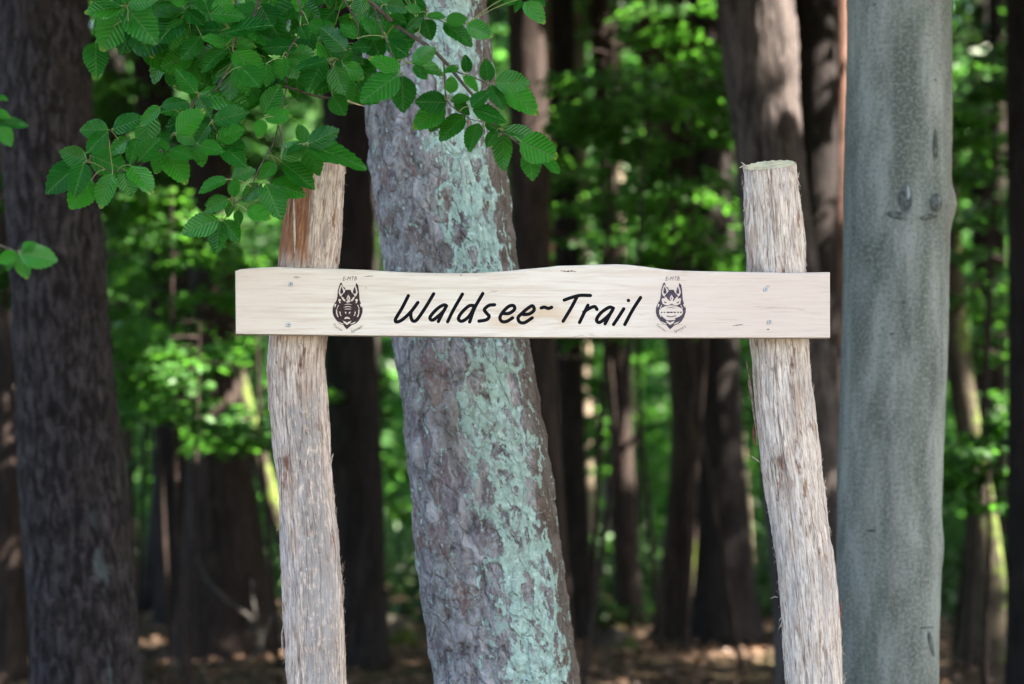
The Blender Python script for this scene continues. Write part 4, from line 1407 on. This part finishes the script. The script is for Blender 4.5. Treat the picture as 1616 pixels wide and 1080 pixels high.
def screw(px, py):
    c = P(px, py, DB)
    prof = [(.0, -.0010), (.0022, -.0010), (.0025, -.0030), (.0050, -.0034), (.0056, -.0024), (.0060, -.0008), (.0066, -.0008), (.0070, -.0016), (.0082, -.0016), (.0086, .0004)]
    n = 20
    v, f = [], []
    for r, y in [(a * .88, b) for a, b in prof]:
        for i in range(n):
            a = i / n * 2 * math.pi
            v.append((r * math.cos(a), y, r * math.sin(a)))
    for j in range(len(prof) - 1):
        for i in range(n):
            f.append([j * n + i, j * n + (i + 1) % n, (j + 1) * n + (i + 1) % n, (j + 1) * n + i])
    me = mesh('screw', v, f, M['steel'], smooth=False)
    me.materials.append(M['steel_dark'])
    for p in me.polygons:
        if p.index < n * 2 or n * 4 <= p.index < n * 6: p.material_index = 1
    obj('screw', me, board, (c[0], YF, c[2]))


for q in ((459, 448.5), (455, 512.5), (1208, 457), (1214, 508.5)): screw(*q)


def crack(pts, w):
    q = [P(a, b, DB) for a, b in crom(pts, 5)]
    v, f = [], []
    n = len(q)
    for i, p in enumerate(q):
        h = w * DB / F * math.sin(math.pi * (i + .3) / (n - .4)) * (.6 + .4 * math.sin(i * 2.1)) / 2 + .0002
        v += [(p[0], YF - .0004, p[2] - h), (p[0], YF - .0004, p[2] + h)]
    for i in range(n - 1): f.append([2 * i, 2 * i + 2, 2 * i + 3, 2 * i + 1])
    obj('crack', mesh('crack', v, f, M['crack']), board)


crack([(884, 427), (893, 428.5), (903, 428), (910, 429.5)], 2.4)
crack([(1156, 514.5), (1165, 513.2), (1173, 512.5)], 1.8)
crack([(1210.3, 520), (1212, 520), (1213.8, 520)], 3.2)
crack([(574, 437), (583, 436), (590, 436.2)], 1.3)
crack([(726, 434.6), (727.5, 434.8), (729, 434.6)], 2.2)
crack([(576.6, 454.6), (577.6, 454.8), (578.6, 454.6)], 1.8)

# ------------------------------------------------------------------ the hanging beech branch
bt_base = np.array([-2.75, 4.9, -.08])
bt = empty('beech_tree', bt_base)
tag(bt, 'beech whose fresh green leafy branch hangs in front of the reddish post', 'tree')
obj('trunk', trunk_mesh('trunk', [(np.array([0, 0, 0.]), .2), (np.array([.05, 0, 5.]), .16), (np.array([.1, 0, 12.]), .04)], M['grey'], 24, 60)[0], bt)
crown(bt, bt_base, -2.4, 5.2, 4.3, 12, 3.0, 4200, 'leaf_canopy')

LD = 5.02
TWIGS = [  # pixel polyline, depth, start and end radius
    ([(-330, -420), (-80, -330), (180, -230), (400, -120), (520, -40), (590, 10), (640, 50), (700, 95), (745, 150), (780, 195), (800, 215), (840, 240), (862, 250)], .0, .013, .0012),
    ([(400, -120), (420, -40), (400, 20), (375, 60), (365, 95), (345, 140), (313, 150), (290, 205), (270, 232), (215, 262), (180, 272), (140, 256)], .02, .006, .0011),
    ([(180, -230), (200, -100), (200, 10), (205, 40)], -.03, .005, .0012),
    ([(180, -230), (280, -80), (292, 16), (300, 30)], .05, .005, .0012),
    ([(420, -40), (470, 0), (474, 40), (455, 88), (450, 140), (440, 200), (420, 245), (397, 295), (372, 322), (352, 348)], .0, .004, .0012),
    ([(520, -40), (560, 30), (565, 62), (540, 95), (512, 97)], .03, .004, .0011),
    ([(590, 10), (608, 60), (632, 117)], -.02, .003, .0011),
    ([(640, 50), (670, 28), (702, 34), (738, 40)], .04, .003, .0011),
    ([(700, 95), (730, 118), (772, 132), (792, 137)], .02, .003, .0011),
    ([(700, 95), (706, 160), (735, 182), (760, 195)], -.03, .003, .0011),
    ([(455, 88), (430, 150), (415, 182)], .02, .002, .001),
    ([(440, 200), (450, 235), (484, 231)], -.02, .0022, .001),
    ([(397, 295), (415, 290), (424, 291)], -.02, .0018, .001),
    ([(290, 205), (277, 212), (262, 238)], .02, .002, .001),
    ([(313, 150), (335, 194), (345, 221), (312, 230)], .0, .002, .001),
    ([(215, 262), (175, 207)], .03, .0018, .001),
    ([(345, 140), (340, 180), (349, 228)], .03, .002, .001),
]
twig_pts = []          # sampled points for joining petioles
BL = []
tv, tf = [], []
def add_tube(v, f):
    b = len(tv)
    tv.extend(v); tf.extend([[i + b for i in q] for q in f])
for lst, dd, r0, r1 in TWIGS:
    q = np.array([P(a, b, LD + dd) for a, b in crom(lst, 6)])
    q[:, 1] += .02 * np.sin(np.arange(len(q)) * .6)
    for p in q: twig_pts.append(p)
    add_tube(*bough_mesh('t', q - bt_base, r0 * .75, r1 * .9, None, 6))
twig_pts = np.array(twig_pts)

LEAVES = [  # base -> tip, photo pixels
    (196, 11, 138, 22), (194, 16, 165, 75), (200, 13, 243, 62), (203, 35, 234, 80), (202, 8, 243, 4), (198, 8, 185, -30), (203, 6, 225, -35), (192, 10, 150, -12),
    (289, 24, 255, 67), (288, 20, 243, 18), (292, 15, 320, 38), (290, 12, 265, -25), (293, 10, 300, -30), (288, 28, 270, 78), (330, 22, 318, -18), (330, 22, 382, 22), (333, 18, 370, 2),
    (356, 53, 427, 35), (351, 48, 310, 47), (318, 56, 289, 91), (358, 72, 325, 60), (360, 75, 317, 107), (366, 70, 403, 72), (367, 80, 412, 116), (366, 94, 338, 128), (367, 94, 362, 150), (372, 98, 388, 147), (380, 105, 410, 137),
    (310, 148, 280, 110), (314, 148, 382, 160), (470, 74, 418, 72), (449, 87, 495, 82), (447, 88, 443, 125), (421, 100, 421, 133), (336, 193, 389, 176), (416, 183, 462, 184), (416, 180, 440, 140), (413, 188, 410, 216),
    (253, 168, 296, 155), (254, 169, 224, 192), (277, 211, 316, 180), (275, 214, 240, 222), (277, 214, 307, 222), (266, 237, 255, 222), (266, 236, 305, 246), (262, 241, 294, 285), (257, 240, 245, 273), (331, 196, 309, 224),
    (342, 220, 381, 207), (343, 222, 387, 235), (313, 229, 355, 242), (350, 228, 389, 263), (311, 231, 322, 263), (359, 283, 318, 298), (366, 281, 398, 270), (366, 311, 374, 283), (363, 314, 326, 322), (313, 153, 331, 182),
    (172, 205, 122, 203), (177, 205, 221, 191), (170, 208, 142, 238), (138, 254, 100, 241), (132, 255, 77, 302), (133, 256, 121, 307), (142, 245, 193, 266), (145, 283, 117, 331), (178, 274, 156, 329), (193, 269, 211, 311), (206, 261, 241, 298),
    (205, 217, 175, 240), (219, 254, 250, 225), (217, 217, 206, 254), (360, 315, 325, 333), (367, 317, 358, 342), (347, 347, 294, 365), (348, 348, 339, 398), (352, 348, 378, 377), (375, 332, 378, 354), (389, 331, 424, 342), (413, 290, 382, 318), (434, 255, 413, 281),
    (419, 291, 445, 342), (423, 290, 478, 302), (443, 255, 493, 290), (443, 250, 482, 226), (483, 233, 505, 275), (486, 231, 567, 250), (486, 228, 530, 208), (481, 229, 450, 240), (484, 226, 470, 198),
    (511, 96, 488, 141), (526, 104, 542, 145), (513, 96, 503, 70), (540, 100, 573, 124), (547, 80, 511, 46), (564, 61, 538, 35), (553, 77, 589, 71), (540, 98, 556, 82), (632, 116, 584, 88), (630, 118, 573, 160), (635, 119, 637, 174), (608, 62, 613, 35),
    (610, 63, 640, 86), (603, 61, 577, 57), (612, 26, 640, 37), (608, 8, 583, 28), (610, 8, 640, 13), (575, -8, 562, 25), (473, 38, 488, 12), (474, 40, 484, 63), (486, 36, 513, 48), (524, 150, 543, 180), (520, 96, 470, 108), (448, 92, 468, 122),
    (650, 100, 686, 78), (653, 101, 697, 112), (652, 103, 675, 125), (670, 30, 680, 62), (667, 28, 642, 47), (672, 27, 703, 24), (700, 36, 747, 70), (736, 39, 778, 58), (664, 20, 640, 8), (703, 33, 735, 30), (612, 62, 656, 62),
    (738, 116, 735, 92), (771, 130, 767, 100), (780, 130, 836, 132), (792, 137, 848, 174), (773, 134, 795, 170), (711, 148, 714, 122), (730, 120, 757, 142), (706, 162, 658, 162), (703, 165, 656, 198), (700, 178, 676, 207), (710, 158, 738, 154), (743, 170, 768, 146),
    (744, 173, 798, 184), (734, 182, 691, 220), (755, 194, 740, 233), (716, 160, 742, 177), (765, 194, 790, 207), (794, 206, 842, 214), (795, 211, 792, 265), (785, 205, 768, 228), (820, 222, 873, 248), (835, 239, 841, 284), (856, 247, 885, 271), (725, 108, 700, 112),
    (822, -2, 812, 18), (826, 3, 862, 36), (838, -6, 858, 8), (815, -12, 795, 8),
]
SIDE = [(-8, 155, 12, 157), (-10, 195, 38, 193), (-6, 200, 18, 226), (-12, 178, 14, 182), (30, 400, 82, 408), (32, 402, 44, 438), (30, 402, -4, 414), (34, 396, 56, 383), (20, 400, 14, 425)]
# the shaded leaves that fill the thick of the branch behind the traced ones
FILL = []
def inside(x, y):
    if y < 75: return 150 < x < 660
    if y < 165: return 262 < x < 600
    return (205 < x < 385 and y < 250)
while len(FILL) < 125:
    x, y = 150 + 520 * random.random(), -45 + 290 * random.random()
    if not inside(x, y): continue
    a = random.uniform(.1, 3.0)
    L = random.uniform(40, 62)
    x2, y2 = x + L * math.cos(a), y + L * math.sin(a) * .9
    if inside(x2, y2) or y2 < 130 and 150 < x2 < 640: FILL.append((x, y, x2, y2))


def leaf_mesh(k):
    r = np.random.default_rng(100 + k)
    nst = 19
    half = np.array([-1, -.66, -.33, 0, .33, .66, 1])
    v, lc = [], []
    bend = r.uniform(.03, .16); fold = r.uniform(.05, .16); tw = r.uniform(-.12, .12); curl = r.uniform(-.06, .10)
    wmax = r.uniform(.31, .355)
    for j in range(nst):
        t = j / (nst - 1)
        w = wmax * (math.sin(math.pi * t ** .86)) ** .72 * (1 - .16 * t)
        if t > .86: w *= 1 - ((t - .86) / .14) ** 1.5 * .55
        ser = 1 + (.035 if j % 2 else -.035) * (1 if .1 < t < .95 else 0)
        for h in half:
            x = h * w * ser
            y = t + (.03 * abs(h) if j % 2 else 0) * (0 if t > .95 else 1)
            ripple = .012 * math.sin((y * 9.5 - abs(x) * 8) * 2 * math.pi) * abs(h)
            z = fold * abs(x) * 1.3 - bend * t * t + tw * x * t + ripple - curl * abs(h) ** 3 * w
            z += .02 * math.sin(t * 9 + k + h * 2) * abs(h)
            v.append((x, y, z)); lc.append((x, y, 0))
    m = len(half)
    f = [[j * m + i, j * m + i + 1, (j + 1) * m + i + 1, (j + 1) * m + i] for j in range(nst - 1) for i in range(m - 1)]
    return mesh('leaf', v, f, M['leaf'], {'lc': ('FLOAT_VECTOR', lc)}, smooth=True)


LM = [leaf_mesh(k) for k in range(7)]
branch_leaves = []
pv, pf = [], []


def place_leaf(x0, y0, x1, y1, D, wild=.3):
    base = P(x0, y0, D)
    ang = np.array([P(x1, y1, D) - base])[0]
    L = np.linalg.norm(ang)
    ax = ang / L
    ax = ax + np.array([0, random.uniform(-.42, .12), 0])     # tip usually nods towards the open side
    ax /= np.linalg.norm(ax)
    nrm = np.array([random.gauss(0, wild), -1.0, .55 + random.gauss(0, wild)])
    nrm = nrm - ax * (nrm @ ax); nrm /= np.linalg.norm(nrm)
    sd = np.cross(ax, nrm)
    s = L * (1.18 if wild > .4 else 1.07) * random.uniform(.92, 1.1) / max(.72, math.hypot(ax[0], ax[2]))
    o = bpy.data.objects.new('leaf', random.choice(LM))
    from mathutils import Matrix
    wv = random.uniform(1.0, 1.2) if L > .06 else random.uniform(1.05, 1.25)
    o.matrix_world = Matrix(((sd[0] * s * wv, ax[0] * s, nrm[0] * s, base[0]), (sd[1] * s * wv, ax[1] * s, nrm[1] * s, base[1]), (sd[2] * s * wv, ax[2] * s, nrm[2] * s, base[2]), (0, 0, 0, 1)))
    branch_leaves.append(o)
    d = np.linalg.norm(twig_pts - base, axis=1)
    j = int(np.argmin(d))
    if 1e-4 < d[j] < .16:
        q0, q1 = twig_pts[j], base
        t = np.linspace(0, 1, 5)[:, None]
        pts = q0 + (q1 - q0) * t + np.array([0, -.004, .006]) * np.sin(t * math.pi)
        pts = np.concatenate([pts, [base + ax * s * .06]])
        b = len(pv)
        v, f = bough_mesh('p', pts - bt_base, .0011, .0009, None, 5)
        pv.extend(v); pf.extend([[i + b for i in q] for q in f])


for q in LEAVES:
    place_leaf(*q, LD + random.uniform(-.07, .04))
for q in FILL:
    place_leaf(*q, LD + random.uniform(.06, .22), .45)
SIDE_T = [([(-330, 20), (-120, 120), (-30, 165), (-8, 180)], 4.35), ([(-330, 300), (-60, 370), (10, 392), (32, 401)], 4.35)]
for lst, dd in SIDE_T:
    q = np.array([P(a, b, dd) for a, b in crom(lst, 6)])
    q = np.concatenate([[bt_base + np.array([.1, -.1, q[0][2] + .5])], q])
    twig_pts = np.concatenate([twig_pts, q])
    add_tube(*bough_mesh('t', q - bt_base, .006, .0012, None, 6))
for q in SIDE: place_leaf(*q, 4.35 + random.uniform(-.04, .04))
# the limb leaves the trunk above the picture
q = np.array([bt_base + np.array([.1, 0, 4.1]), bt_base + np.array([.35, 0, 4.0]), P(-330, -420, LD)])
add_tube(*bough_mesh('t', np.array(crom(q, 6)) - bt_base, .03, .013, None, 8))
branch = obj('branch', mesh('branch', tv, tf, M['twig'], smooth=True), bt)
obj('petioles', mesh('petioles', pv, pf, M['petiole'], smooth=True), branch)['kind'] = 'stuff'
# broken side twig with a pale torn end
bq = np.array([P(a, b, LD + .05) for a, b in crom([(447, 136), (470, 143), (500, 152), (520, 155), (545, 158)], 6)])
v, f = bough_mesh('t', bq - bt_base, .0034, .0032, None, 8)
obj('twig', mesh('twig', v, f, M['twig'], smooth=True), branch)
bq = np.array([P(a, b, LD + .05) for a, b in [(541, 156.5), (552, 161), (566, 165.5), (576, 168)]])
v, f = bough_mesh('t', bq - bt_base, .0036, .0008, None, 8)
obj('broken_end', mesh('broken_end', v, f, M['twig_pale'], smooth=True), branch)
from mathutils import Matrix
inv = Matrix.Translation(Vector(-bt_base))
for o in branch_leaves:
    COL.objects.link(o)
    mw = o.matrix_world.copy()
    o.parent = branch
    o.matrix_parent_inverse = Matrix.Identity(4)
    o.matrix_basis = inv @ mw
